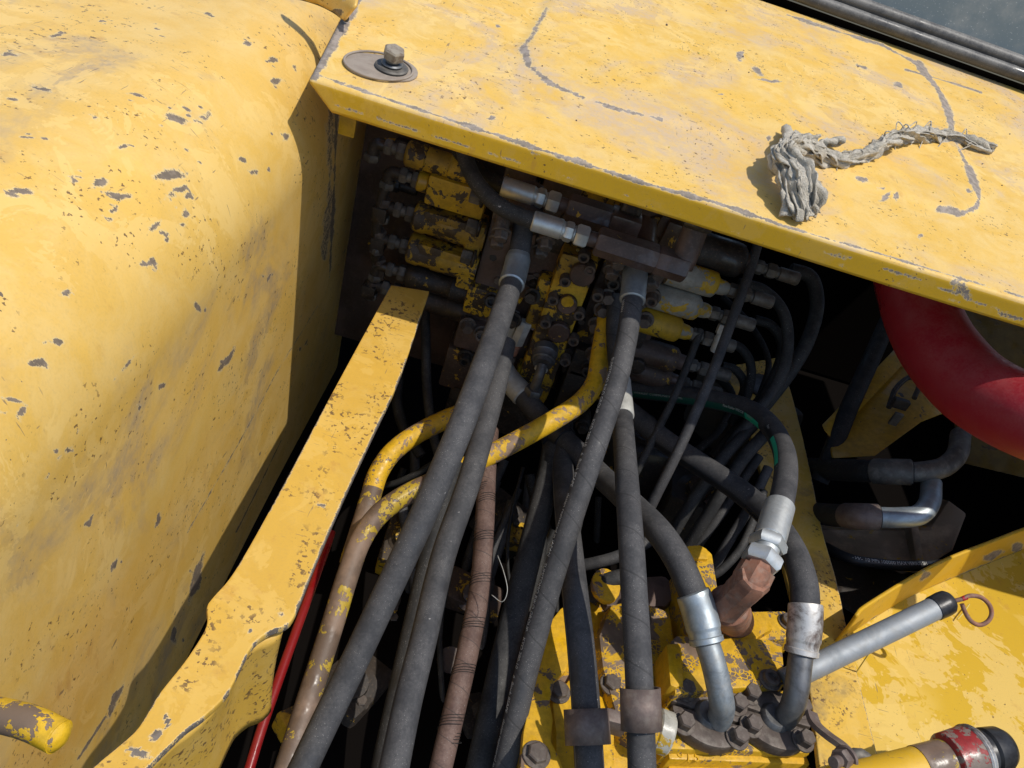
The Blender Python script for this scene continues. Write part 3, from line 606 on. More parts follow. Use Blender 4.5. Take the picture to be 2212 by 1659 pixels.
# -- hoses to the pump
t, C = hose('stout upright hose held by the brown pipe clamp beside the pump', [(1332, 640, 1.32), (1330, 720, 1.305), (1336, 800, 1.27), (1344, 900, 1.20), (1352, 1010, 1.09), (1362, 1150, 0.985), (1373, 1330, 0.935), (1381, 1480, 0.90), (1388, 1700, 0.875)], OD+0.0005, 'rubwrap', key='H6')
sleeve('metal_tail', C, 0.0, 0.235, [(0, 0.0135), (0.35, 0.0140), (0.62, 0.0150), (0.66, 0.0178), (0.985, 0.0182), (1, 0.0165)], 'zincdust', t, 24)
t, C = hose('hose with two fine raised lines held by left pipe clamp', [(1214, 960, 1.36), (1219, 1060, 1.25), (1230, 1170, 1.14), (1243, 1290, 1.06), (1255, 1400, 1.015), (1265, 1520, 0.98), (1276, 1700, 0.945)], 0.0355, 'rubline', key='H7')
t, C = hose('hose crossing behind the others to left pump elbow', [(1078, 775, 1.43), (1096, 815, 1.42), (1135, 860, 1.40), (1172, 905, 1.38), (1235, 965, 1.33), (1300, 1030, 1.26), (1360, 1085, 1.17), (1420, 1145, 1.09), (1462, 1205, 1.055), (1492, 1270, 1.035), (1510, 1320, 1.03), (1528, 1392, 1.02)], 0.0375, 'rub', key='H8')
sleeve('ferrule', C, 0.0, 0.085, [(0, 0.018), (0.2, 0.020), (0.97, 0.0213), (1, 0.0195)], 'zincdust', t, 26)
s_ = arc(C)[-1]; ferrule(C, s_-0.066, s_, 0.0187, 'zincb', t)
EL1 = [at(1526, 1384, 1.02), at(1543, 1440, 1.01), at(1556, 1500, 1.005), at(1560, 1530, 1.012), at(1552, 1556, 1.03), at(1536, 1572, 1.06)]
tube('elbow', EL1, 0.0158, 'elbow', t, 24, 0.004)
t, C = hose('dusty hose slanting to the right pump elbow under the green printed hose', [(1335, 870, 1.40), (1378, 905, 1.38), (1440, 955, 1.34), (1520, 1008, 1.30), (1600, 1062, 1.25), (1665, 1120, 1.19), (1710, 1185, 1.12), (1735, 1255, 1.075), (1740, 1310, 1.06), (1738, 1360, 1.055), (1730, 1415, 1.05)], 0.0375, 'rub', key='H9')
s_ = arc(C)[-1]; ferrule(C, s_-0.066, s_, 0.0187, 'zincr', t)
EL2 = [at(1731, 1408, 1.05), at(1727, 1440, 1.045), at(1721, 1490, 1.04), at(1710, 1530, 1.045), at(1692, 1556, 1.06), at(1672, 1572, 1.09)]
tube('elbow', EL2, 0.0158, 'steel', t, 24, 0.004)
band(C, 0.10, 0.52, side_angle(C, 0.3, (-0.6, 0.25)), side_angle(C, 0.3, (-0.6, 0.25))+26, 0.01875, 'dgreen' if 0 else 'plastic', t)
# -- green printed hose with zinc swivel nut and red-brown elbow
t, C = hose('hose with green and white printed band bending to zinc swivel nut', [(1345, 838, 1.50), (1450, 850, 1.45), (1545, 864, 1.40), (1612, 882, 1.35), (1660, 915, 1.29), (1690, 965, 1.22), (1698, 1015, 1.15), (1690, 1075, 1.09), (1672, 1140, 1.045), (1655, 1195, 1.02)], 0.0335, 'rub', key='H10')
s_ = arc(C)[-1]; ph = side_angle(C, 0.16, (-0.15, 0.6))
T2, N2, B2 = frames(C)
i_ = np.argmin(abs(arc(C)-0.22)); dn = D_*0.42-F_*0.85; ph = math.degrees(math.atan2(dn@B2[i_], dn@N2[i_])); sg = 1
band(C, 0.0, 0.262, ph-22, ph+24, 0.01675, 'dgreen', t); band(C, 0.263, 0.312, ph-22, ph+22, 0.01675, 'green', t, lift=0.0005)
lettering('Flow Rubber WSE.C38', C, 0.207, ph-9, 0.0062, 0.01675, 'white', t, 1, 'lettering', 0.9, 0.0007)
lettering('HYDRAULIC 1.2 (100MM) MAX W.P. 0.7 MPa', C, 0.03, ph-8, 0.0052, 0.01675, 'zincdust', t, 1, 'lettering', 0.95, 0.0007)
lettering('SERIES', C, 0.27, ph-8, 0.006, 0.01675, 'zincdust', t, 1, 'lettering', 1.2, 0.0009)
i_ = np.argmin(abs(arc(C)-0.40)); dn = -R_*0.62-F_*0.75; ph2 = math.degrees(math.atan2(dn@B2[i_], dn@N2[i_]))
band(C, 0.335, 0.375, ph2-16, ph2+16, 0.01675, 'plastic', t, lift=0.0006); band(C, 0.376, 0.47, ph2-14, ph2+14, 0.01675, 'green', t, lift=0.0005)
lettering('Flow', C, 0.34, ph2-6, 0.006, 0.01675, 'white', t, 1, 'lettering', 0.9, 0.0008)
F0, F1 = at(1684, 1092, 1.078), at(1662, 1168, 1.03); cyl('ferrule', F0, F1, 0.0205, 'zinc', t, 30, 0.08)
q1, q2, q3 = at(1658, 1180, 1.022), at(1650, 1200, 1.012), at(1640, 1222, 1.004)
lathe('collar', F1, q1, [(0, 0.0195), (0.3, 0.0205), (0.6, 0.018), (1, 0.018)], 'zinc', t); hexn('swivel_nut', at(1662, 1163, 1.03), at(1656, 1186, 1.02), 0.0245, 'zinc', t, 0.2)
cyl('neck', q1, q2, 0.0165, 'zinc', t); hexn('swivel_nut', q2-(q3-q2)*0.25, q3, 0.0255, 'zinc', t, 0.5)
e = thing('pipe_elbow', 'red brown angled steel elbow screwed under the zinc nut', 'fitting', at(1570, 1310, 1.04))
e0, e1, e2 = q3, at(1618, 1262, 1.0), at(1566, 1312, 1.045)
lathe('socket', q3-(e1-q3)*0.3, e1, [(0, 0.0165), (0.3, 0.0168), (0.31, 0.0225), (0.9, 0.0235), (1, 0.0225)], 'copper', e, 8, 0.2)
lathe('body', e1+(e1-e2)*0.28, e2, [(0, 0.0195), (0.08, 0.0225), (0.45, 0.0225), (0.5, 0.0215), (1, 0.0235)], 'copper', e, 8, 0.35)
# -- yellow steel pipes
def pipe(label, pts, od, mats, split):
    W = [at(*p) for p in pts]; C = cr(W, 0.004); t = thing('steel_pipe', label, 'pipe', W[-1]); s = arc(C)[-1]; a = 0
    for b, m in zip(split, mats): obj('pipe_run', sharp(tube_mesh('pipe_run', sub(C, a*s, b*s), od/2, 22), 60), m, t); a = b
    return t
pipe('flaking yellow steel pipe bent below the printed hose', [(1316, 640, 1.36), (1308, 700, 1.34), (1296, 770, 1.32), (1286, 825, 1.30), (1255, 868, 1.28), (1200, 905, 1.265), (1130, 945, 1.25), (1040, 992, 1.235), (950, 1035, 1.22), (872, 1072, 1.20), (815, 1115, 1.18), (778, 1170, 1.16), (752, 1240, 1.14), (718, 1350, 1.11), (670, 1500, 1.06), (610, 1690, 1.0)], 0.0315, ['pipe_y', 'pipe_b'], [0.50, 1.0])
pipe('shorter flaking yellow steel pipe ending under the other pipe', [(1082, 800, 1.42), (1066, 850, 1.41), (1030, 880, 1.40), (965, 905, 1.38), (900, 938, 1.36), (850, 975, 1.34), (818, 1020, 1.32), (800, 1075, 1.30), (780, 1140, 1.28), (755, 1220, 1.27)], 0.0335, ['pipe_y', 'pipe_b'], [0.72, 1.0])
hose('thin bright red rod lying along the inside of the rail', [(716, 1150, 1.16), (690, 1225, 1.11), (650, 1335, 1.04), (605, 1460, 0.98), (565, 1575, 0.935), (530, 1690, 0.90)], 0.0118, 'redrod', name='red_rod', cat='rod', n=14, part='rod')
# rubber collar on the crossing hose
cl = thing('hose_collar', 'flat black split collar round the crossing hose under the yellow pipe', 'collar', at(1215, 950, 1.33)); Ck = HZ['H8'][1]; j = np.argmin(np.linalg.norm(Ck-at(1200, 935, 1.35), axis=1)); Tj = nrm(Ck[j+3]-Ck[j-3])
lathe('ring', Ck[j]-Tj*0.003, Ck[j]+Tj*0.003, [(0, 0.031), (0.1, 0.0325), (0.9, 0.0325), (1, 0.031)], 'plastic', cl, 32)
lathe('hub', Ck[j]+Tj*0.003, Ck[j]+Tj*0.02, [(0, 0.0255), (1, 0.0225)], 'plastic', cl, 32)
# -- thin hoses
thin = [('thin grey pilot hose slanting down in front of the right valve caps', [(1640, 515, 1.34), (1618, 590, 1.32), (1580, 695, 1.29), (1535, 815, 1.26), (1490, 920, 1.25), (1455, 995, 1.25), (1415, 1075, 1.26), (1380, 1150, 1.28)], 0.0165, 'rub'),
 ('thin dark hose hanging from small tee fitting', [(1513, 712, 1.36), (1492, 770, 1.35), (1455, 860, 1.34), (1420, 930, 1.34), (1385, 1000, 1.34), (1340, 1080, 1.36)], 0.013, 'rubdark'),
 ('upper black hose dropping from under the deck to a zinc ferrule', [(985, 318, 1.20), (1012, 352, 1.18), (1045, 380, 1.165), (1090, 403, 1.15)], 0.022, 'rubblack'),
 ('lower black hose dropping from under the deck to a zinc ferrule', [(1000, 310, 1.16), (1010, 355, 1.13), (1035, 402, 1.11), (1075, 442, 1.10), (1115, 463, 1.10), (1156, 478, 1.10)], 0.0235, 'rubdark'),
 ('dark vertical hose behind end of left rail', [(918, 660, 1.50), (920, 740, 1.48), (922, 830, 1.47), (932, 920, 1.46), (955, 1010, 1.45)], 0.018, 'rubdark'),
 ('black hose curving in the gap left of the yellow pipes', [(862, 800, 1.5), (858, 870, 1.48), (875, 930, 1.46), (910, 985, 1.45)], 0.02, 'rubblack'),
 ('loose black hose low under the yellow pipes', [(800, 1050, 1.48), (850, 1045, 1.47), (905, 1020, 1.46), (960, 985, 1.45)], 0.012, 'rubblack'),
 ('thin dark wire curving past the brown cloth hose', [(1130, 1010, 1.4), (1105, 1110, 1.36), (1096, 1200, 1.33), (1105, 1270, 1.3), (1130, 1300, 1.3)], 0.006, 'rubblack'),
 ('hose looping from the second right valve fitting', [(1595, 612, 1.44), (1650, 628, 1.44), (1692, 675, 1.43), (1702, 745, 1.42), (1685, 815, 1.41), (1640, 885, 1.40), (1580, 960, 1.40), (1520, 1050, 1.41), (1450, 1150, 1.43)], 0.021, 'rubdark'),
 ('hose with worn speckled back looping from the top right fitting', [(1708, 582, 1.50), (1752, 600, 1.50), (1765, 660, 1.49), (1745, 735, 1.47), (1705, 805, 1.46), (1655, 870, 1.45), (1600, 935, 1.45), (1545, 1010, 1.46), (1480, 1110, 1.48)], 0.026, 'rubdark'),
 ('hose looping from the third right valve fitting', [(1630, 690, 1.46), (1668, 705, 1.46), (1690, 750, 1.46), (1668, 820, 1.46), (1620, 890, 1.47), (1540, 985, 1.5)], 0.018, 'rubblack'),
 ('hose bending down from the fourth right valve fitting', [(1570, 742, 1.45), (1600, 752, 1.45), (1622, 790, 1.45), (1615, 850, 1.45), (1580, 915, 1.47)], 0.017, 'rubblack'),
 ('hose bending down from the fifth right valve fitting', [(1560, 790, 1.46), (1590, 800, 1.46), (1608, 835, 1.47), (1590, 890, 1.48)], 0.016, 'rubblack'),
 ('cracked black hose slanting below the bend of the green printed hose', [(1640, 905, 1.42), (1588, 960, 1.38), (1545, 1010, 1.36), (1500, 1075, 1.36), (1455, 1150, 1.38)], 0.021, 'rubdark'),
 ('shiny edged hose slanting beside the cracked black hose', [(1665, 925, 1.40), (1610, 985, 1.36), (1570, 1045, 1.35), (1530, 1110, 1.36), (1480, 1190, 1.39)], 0.022, 'rubdark'),
 ('pale banded hose dropping towards the pump', [(1640, 985, 1.42), (1590, 1060, 1.40), (1550, 1120, 1.39), (1505, 1180, 1.40), (1470, 1230, 1.42)], 0.017, 'rub'),
 ('dusty hose curving down behind the pump boss', [(1660, 1010, 1.38), (1622, 1090, 1.36), (1580, 1160, 1.34), (1548, 1215, 1.34), (1530, 1260, 1.35)], 0.017, 'rub'),
 ('black hose curving down beside the right rail', [(1650, 1060, 1.34), (1625, 1130, 1.32), (1600, 1185, 1.30), (1560, 1230, 1.29), (1530, 1248, 1.29)], 0.014, 'rubdark'),
 ('pale grey hose lying low behind the pump', [(1240, 1225, 1.30), (1290, 1215, 1.29), (1340, 1200, 1.29), (1400, 1170, 1.31)], 0.020, 'rub'),
 ('ribbed black hose bent over the pump casing', [(1275, 1290, 1.20), (1300, 1262, 1.19), (1335, 1248, 1.19), (1380, 1240, 1.2)], 0.024, 'rubdark'),
 ('thick black hose deep in the dark right compartment', [(1920, 690, 1.62), (1880, 780, 1.58), (1835, 880, 1.54), (1795, 980, 1.50), (1770, 1040, 1.5)], 0.034, 'rubblack'),
 ('far thin hose crossing behind the valve loops', [(1560, 640, 1.6), (1620, 700, 1.58), (1660, 780, 1.56), (1640, 860, 1.55)], 0.012, 'rubblack'),
 ('far dark hose curling left of the loops', [(1530, 800, 1.6), (1580, 850, 1.58), (1560, 920, 1.56), (1500, 980, 1.55)], 0.016, 'rubblack')]
for i, (lb, pts, od, m) in enumerate(thin):
    t, C = hose(lb, pts, od, m, None, 'T%d' % i, n=14)
# zinc ferrules of the two upper hoses with nuts and hexagon adaptors
for k, (a, b, c, dd, y0) in {'T2': ((1088, 402), (1138, 420), (1158, 428), (1192, 438), 1.135), 'T3': ((1153, 476), (1212, 496), (1230, 502), (1252, 510), 1.06)}.items():
    t, C = HZ[k]; C0 = C[-1]; dx = nrm(at(*dd, 1.12 if k == 'T2' else 1.10)-at(*a, 1.12 if k == 'T2' else 1.10)); dx = nrm(np.array([dx[0], dx[1]*0.2, dx[2]*0.4]))
    L = 0.052 if k == 'T2' else 0.046; p = C0-dx*0.004; p1 = p+dx*L
    lathe('ferrule', p, p1, [(0, 0.0125), (0.04, 0.0142), (0.9, 0.0142), (0.93, 0.0125), (1, 0.012)], 'zinc', t)
    hexn('nut', p1, p1+dx*0.012, 0.0145, 'zinc', t, 0.2); cyl('neck', p1+dx*0.012, p1+dx*0.016, 0.011, 'zinc', t); hexn('nut', p1+dx*0.016, p1+dx*0.034, 0.0165, 'zinc', t, 0.5)
    q = p1+dx*0.034; lathe('adaptor', q, q+dx*0.014, [(0, 0.011), (1, 0.011)], 'brown', t, 20)
    hexn('adaptor', q+dx*0.012, q+dx*(0.10 if k == 'T3' else 0.078), 0.0205, 'brown', t, 0.1); HZ[k+'e'] = (q+dx*(0.10 if k == 'T3' else 0.078), dx)
# -- red air hose
hose('big soft red hose bulging out from under the deck edge', [(1960, 560, 1.30), (1985, 660, 1.26), (2020, 740, 1.22), (2085, 820, 1.17), (2160, 872, 1.12), (2260, 915, 1.07), (2360, 940, 1.04), (2520, 955, 1.02), (2700, 960, 1.02)], 0.112, 'rubred', name='red_hose', n=40)
# ------------------------------------------------------------------ control valve (front face looks towards -Y)
YV = 1.20
def vf(px, py, dy=0.0): return onY(px, py, YV+dy)
X_ = np.array([1.0, 0, 0]); Y_ = np.array([0, 1.0, 0]); Z_ = np.array([0, 0, 1.0])
cv = thing('control_valve', 'brown oily hydraulic control valve block with flaking yellow caps under the deck', 'valve', vf(1200, 860, 0.1))
def vb(name, px, py, w, h, y0, dep, mat, bevel=0.004):
    c = vf(px, py, y0); return box(name, (c[0], c[1]+dep/2, c[2]), (w, dep, h), mat, cv, bevel)
a, b = vf(1078, 480), vf(1392, 850)
xl, xr = a[0], vf(1480, 620)[0]; zb = vf(1150, 850)[2]; zt = CAMZ-0.46
box('main_block', ((xl+xr)/2, YV+0.14, (zb+zt)/2), (xr-xl, 0.22, zt-zb), 'valve', cv, 0.006)
# stacked sections: raised plates on the front
for px, w, dy, m in ((1060, 0.05, -0.028, 'brown'), (1150, 0.062, -0.012, 'brown'), (1335, 0.07, -0.02, 'valve'), (1425, 0.055, -0.012, 'brown')):
    c = vf(px, 600); z0 = vf(px-60, 800)[2]; box('section', (c[0], YV+dy+0.03, (zt+z0)/2-0.01), (w, 0.06, zt-z0), m, cv, 0.005)
c = vf(1245, 560); z1 = vf(1262, 525)[2]; z0 = vf(1180, 835)[2]
box('centre_section', (c[0], YV-0.02, (z1+z0)/2), (0.062, 0.07, z1-z0), 'valve_y', cv, 0.008)
front = np.array([0, -1.0, 0])
for px, py, r, m in ((1258, 588, 0.020, 'brown'), (1226, 652, 0.0165, 'brown'), (1208, 712, 0.019, 'brown')):
    p = vf(px, py, -0.055); cyl('plug', p, p+front*0.014, r, m, cv, 28)
p = vf(1226, 652, -0.069); cyl('plug_face', p, p+front*0.002, 0.0105, 'cap_y', cv, 20)
for px, py in ((1262, 548), (1222, 600), (1292, 632), (1196, 640), (1252, 672), (1180, 690), (1240, 728), (1162, 752), (1222, 772), (1275, 575)):
    bolt('cap_screw', vf(px, py, -0.055), front, 0.0095, 'rustf', cv, 'socket', 0.016, random.random(), False)
# knurled plug with small elbow and hexagon nut
p = vf(1180, 752, -0.055); lathe('knurled_plug', p, p+front*0.034+Z_*-0.012, [(0, 0.0215), (0.35, 0.022), (0.4, 0.0205), (0.75, 0.0205), (0.8, 0.018), (1, 0.0165)], 'steel', cv, 36)
k0 = p+front*0.034+Z_*-0.012; tube('elbow', [k0, k0+front*0.010-Z_*0.010, k0+front*0.014-Z_*0.03, k0+front*0.012-Z_*0.045], 0.0088, 'steel', cv, 18, 0.003); hexn('nut', k0-Z_*0.004, k0+front*0.006-Z_*0.010, 0.0115, 'zincdust', cv)
hexn('nut', k0+front*0.012-Z_*0.043, k0+front*0.012-Z_*0.06, 0.0165, 'steel', cv, 0.3)
# zinc block fitting beside the left hose
p = vf(1132, 705, -0.03); box('fitting_block', p+np.array([-0.028, 0.01, -0.01]), (0.03, 0.03, 0.05), 'zincdust', cv, 0.004); hexn('nut', p+np.array([0, -0.01, 0.018]), p+np.array([-0.004, -0.014, -0.03]), 0.0125, 'zincdust', cv); cyl('stub', p+np.array([-0.004, -0.014, -0.03]), p+np.array([-0.007, -0.017, -0.052]), 0.010, 'copper', cv); hexn('nut', p+np.array([-0.008, -0.016, -0.055]), p+np.array([-0.011, -0.02, -0.078]), 0.0135, 'rustf', cv)
# flange clamps round the two big hose ends
def clamp_at(C, s0, name, sp=0.031):
    s = arc(C); K = sub(C, max(0, s0-0.004), s0+0.004); p = K[len(K)//2]; T = nrm(K[-1]-K[0]); side = nrm(np.cross(T, Y_*0.3+Z_)); side = nrm(np.array([side[0], side[1]*0.2, side[2]])); side = nrm(side-T*side.dot(T)); u2 = np.cross(side, T)
    if side[0] < 0: side = -side
    fl = []
    for a in np.linspace(0, 2*PI, 28, endpoint=False): fl.append(p+side*math.cos(a)*(sp+0.014)+u2*math.sin(a)*0.024*(0.8+0.45*abs(math.sin(a))))
    fo = slab('flange', fl, -T*0.016, 'rustf', cv, 0.003)
    for sx in (-1, 1):
        for sy in (-1, 1):
            q = p+side*sp*sx+u2*0.0135*sy*(1.0); cyl('spacer', q-T*0.002, q+T*0.022, 0.0105, 'rustf', fo, 20); bolt('bolt', q+T*0.022, T, 0.0105, 'rustf', fo, 'hex', 0.012, 0.4*sx)
    return p, T
p1_, T1_ = clamp_at(HZ['H1'][1], 0.012, 'H1', 0.033)
p5_, T5_ = clamp_at(HZ['H5'][1], 0.030, 'H5', 0.031)
for q, T in ((p1_, T1_), (p5_, T5_)): lathe('port', q-T*0.06, q-T*0.012, [(0, 0.026), (1, 0.026)], 'brown', cv)
# elbow block where the lower adaptor ends and post behind it
q, dx = HZ['T3e']; hexn('elbow_block', q-dx*0.002, q+dx*0.044, 0.0205, 'brown', cv, 0.1); tube('elbow_post', [q+dx*0.034, q+dx*0.036+Z_*0.02+Y_*0.01, q+dx*0.036+Z_*0.075+Y_*0.03], 0.0175, 'brown', cv, 22); hexn('nut', q+dx*0.036+Z_*0.05+Y_*0.02, q+dx*0.036+Z_*0.062+Y_*0.024, 0.023, 'dark', cv)
q, dx = HZ['T2e']; box('elbow_block', q+dx*0.02, (0.044, 0.04, 0.036), 'brown', cv, 0.004); cyl('elbow_post', q+dx*0.022+Z_*0.016, q+dx*0.022+Z_*0.05+Y_*0.02, 0.016, 'dark', cv)
# stray valve top details under the deck edge
for px, py, r in ((1140, 385, 0.013), (1320, 455, 0.017), (1430, 500, 0.016), (1500, 470, 0.012)):
    p = vf(px, py, 0.02); cyl('boss', p+Y_*0.03, p-Y_*0.012, r*1.5, 'dark', cv); bolt('bolt', p-Y_*0.012, front, r, 'rustf', cv, 'hex', 0.012)
vb('patch_plate', 1300, 415, 0.13, 0.04, 0.0, 0.05, 'valve_y'); vb('patch_plate', 1360, 478, 0.035, 0.06, 0.01, 0.03, 'cap_y', 0.006); vb('corner_lug', 1470, 478, 0.06, 0.05, -0.01, 0.04, 'plate', 0.004)
# ---- left spool caps, with bolts, pilot fittings and the chain of elbows
rowsL = [((945, 350), 0.021, 0.11, 'valve_y', 'hexa'), ((990, 415), 0.024, 0.095, 'cap_y', 'block'), ((965, 485), 0.026, 0.12, 'valve_y', 'rib'), ((950, 553), 0.027, 0.12, 'valve_y', 'rib'), ((945, 612), 0.021, 0.125, 'dark', 'hexa'), ((935, 652), 0.021, 0.13, 'dark', 'hexa')]
for k, ((px, py), r, L, m, sh) in enumerate(rowsL):
    c = vf(px, py, -0.03+0.004*k); p0 = c+X_*(L*0.55); p1 = c-X_*(L*0.45)
    if sh == 'block':
        cap = box('spool_cap', c, (L, 0.05, 0.05), m, cv, 0.006); cyl('cap_neck', c-X_*L*0.5, c-X_*(L*0.5+0.018), 0.017, m, cap)
    elif sh == 'rib':
        cap = lathe('spool_cap', p0, p1, [(0, r*0.95), (0.1, r), (0.62, r), (0.66, r*0.93), (0.80, r*0.93), (0.84, r*1.02), (0.97, r*1.0), (1, r*0.85)], m, cv, 20); box('cap_rib', c+Z_*r*0.5-Y_*r*0.4+X_*0.01, (L*0.8, r*1.0, r*0.85), m, cap, 0.006)
        box('cap_foot', c+X_*L*0.42-Z_*0.004, (0.026, 0.05, 0.062), m, cap, 0.005)
    else:
        cap = lathe('spool_cap', p0, p1, [(0, r*0.95), (0.35, r), (0.37, r*0.9), (0.7, r*0.9), (0.72, r), (0.96, r), (1, r*0.8)], m, cv, 18)
    # union and elbow at the outer end
    u0 = p1-X_*(0.018 if sh == 'block' else 0.0); hexn('union', u0, u0-X_*0.014, 0.0145, 'steelg', cap, 0.2); cyl('union_neck', u0-X_*0.014, u0-X_*0.024, 0.009, 'steelg', cap); hexn('union', u0-X_*0.022, u0-X_*0.034, 0.0135, 'steelg', cap, 0.4)
    e0 = u0-X_*0.034; tube('pilot_elbow', [e0, e0-X_*0.010, e0-X_*0.016-Z_*0.006, e0-X_*0.017-Z_*0.022], 0.0095, 'dark', cap, 16, 0.003); hexn('union', e0-X_*0.017-Z_*0.018, e0-X_*0.017-Z_*0.03, 0.013, 'steelg', cap)
    if k in (1, 2, 3):
        b0 = vf((1040, 1032, 1020)[k-1], (428, 492, 558)[k-1], -0.055); hexn('cap_bolt', b0, b0-X_*0.018, 0.0125, 'steelg', cap, 0.3); cyl('cap_bolt_washer', b0, b0+X_*0.005, 0.015, 'dark', cap)
chain = []
for k, ((px, py), r, L, m, sh) in enumerate(rowsL):
    c = vf(px, py, -0.03+0.004*k); chain.append(c-X_*(L*0.45+0.034+0.017+(0.018 if sh == 'block' else 0)))
chain = [q+np.array([0.004*math.sin(k*2.1), 0.006*math.cos(k*1.7), -0.012]) for k, q in enumerate(chain)]
for k, (q0, q1) in enumerate(zip(chain[1:], chain[2:])):
    tube('pilot_pipe', [q0, (q0+q1)/2+np.array([-0.004, -0.003, 0]), q1], 0.0085, 'dark', cv, 14); e_ = (q0+q1)/2; hexn('union', e_+(q1-q0)*0.05, e_+(q1-q0)*0.28, 0.0125, 'rustf', cv, k*0.3); box('tee_block', q1, (0.024, 0.024, 0.026), 'dark', cv, 0.003)
box('back_plate', vf(930, 470, 0.10), (0.42, 0.012, 0.62), 'brown', cv, 0.002)
rv = random.Random(11)
for k in range(70):
    px, py = rv.uniform(1060, 1470), rv.uniform(470, 860)
    px -= (py-470)*0.28
    p = vf(px, py, rv.uniform(-0.04, 0.0)); kind = rv.random()
    if kind < 0.4: bolt('bolt', p, nrm(np.array([rv.uniform(-0.25, 0.25), -1, rv.uniform(-0.1, 0.4)])), rv.uniform(0.007, 0.0105), rv.choice(['rustf', 'dark']), cv, rv.choice(['hex', 'socket']), 0.013, rv.random())
    elif kind < 0.75: box('lug', p+Y_*0.02, (rv.uniform(0.015, 0.04), 0.05, rv.uniform(0.02, 0.05)), rv.choice(['brown', 'valve', 'valve_y', 'dark']), cv, 0.004, Matrix.Rotation(rv.uniform(-0.3, 0.3), 3, 'Y'))
    else: cyl('boss', p+Y_*0.03, p-Y_*rv.uniform(0.0, 0.02), rv.uniform(0.009, 0.017), rv.choice(['brown', 'dark', 'valve_y']), cv, 18)
# extra elbow at upper left and dark fittings along the tank side
for px, py in ((880, 320), (905, 335), (865, 400)):
    p = vf(px, py, 0.05); hexn('union', p, p-X_*0.02, 0.014, 'dark', cv); cyl('union_neck', p+X_*0.03, p, 0.01, 'dark', cv)
# ---- right spool caps with fitting chains along +X
rowsR = [((1545, 548), 0.030, 0.13, 'dark', 0.030), ((1508, 605), 0.0225, 0.085, 'cap_w', -0.01), ((1470, 655), 0.0225, 0.085, 'cap_w', -0.02), ((1430, 702), 0.0225, 0.085, 'cap_y', -0.03), ((1415, 765), 0.024, 0.11, 'valve', -0.01), ((1400, 805), 0.022, 0.11, 'valve', 0.0)]
for k, ((px, py), r, L, m, dy) in enumerate(rowsR):
    c = vf(px, py, dy); p0 = c-X_*L*0.62; p1 = c+X_*L*0.38
    cap = lathe('spool_cap', p0, p1, [(0, r), (0.86, r), (0.95, r*0.94), (1, r*0.72)], m, cv, 26)
    q = p1; n1 = q+X_*0.020; lathe('cap_nose', q-X_*0.002, n1, [(0, r*0.62), (0.6, r*0.58), (1, r*0.45)], 'cap_w' if k in (1, 2, 3) else 'brown', cap, 20)
    hexn('union', n1, n1+X_*0.015, 0.0125, 'steelg', cap, 0.2); cyl('union_neck', n1+X_*0.015, n1+X_*0.021, 0.009, 'steelg', cap); hexn('union', n1+X_*0.021, n1+X_*0.037, 0.0135, 'steelg', cap, 0.45)
    lathe('hose_ferrule', n1+X_*0.037, n1+X_*0.078, [(0, 0.0095), (0.12, 0.0095), (0.15, 0.0115), (0.95, 0.0115), (1, 0.010)], 'steelg', cap, 18)
    if k == 2:
        w = n1+X_*0.03; hexn('tee_nut', w-Z_*0.010-Y_*0.01, w-Z_*0.026-Y_*0.016, 0.0115, 'zincdust', cap); lathe('tee_ferrule', w-Z_*0.026-Y_*0.016, w-Z_*0.056-Y_*0.026, [(0, 0.008), (0.3, 0.0095), (0.35, 0.0085), (0.9, 0.0085), (1, 0.0075)], 'zincdust', cap, 18)
# zinc and brown bolts along lower sections
for px, py in ((1325, 605), (1312, 640), (1300, 668), (1288, 700), (1295, 735), (1282, 762), (1272, 795), (1062, 648), (1010, 700), (1040, 720), (1005, 770), (1068, 760), (1110, 690), (1150, 640), (1410, 640), (1395, 690)):
    bolt('bolt', vf(px, py, -0.05), nrm(np.array([random.uniform(-0.2, 0.2), -1, random.uniform(-0.1, 0.35)])), 0.0105, random.choice(['rustf', 'dark', 'rustf']), cv, random.choice(['hex', 'socket']), 0.016, random.random()); cyl('bolt_boss', vf(px, py, -0.05), vf(px, py, 0.0), 0.0135, 'dark', cv, 16)
for px, py, w, h, m in ((1035, 655, 0.05, 0.055, 'valve_y'), (1020, 730, 0.06, 0.06, 'brown'), (985, 800, 0.05, 0.09, 'valve'), (1165, 660, 0.028, 0.10, 'valve_y'), (1300, 700, 0.03, 0.07, 'valve_y'), (1262, 790, 0.05, 0.06, 'dark'), (1245, 850, 0.06, 0.10, 'dark'), (1150, 830, 0.07, 0.05, 'valve_y'), (1110, 900, 0.09, 0.10, 'dark'), (1010, 880, 0.08, 0.09, 'dark')):
    vb('lower_casting', px, py, w, h, -0.045, 0.09, m, 0.006)
for px, py in ((1255, 850), (1238, 880), (1260, 905)):
    p = vf(px, py, -0.04); cyl('boss', p+Y_*0.02, p-Y_*0.02, 0.014, 'dark', cv); bolt('bolt', p-Y_*0.02, front, 0.0105, 'dark', cv, 'hex', 0.012)
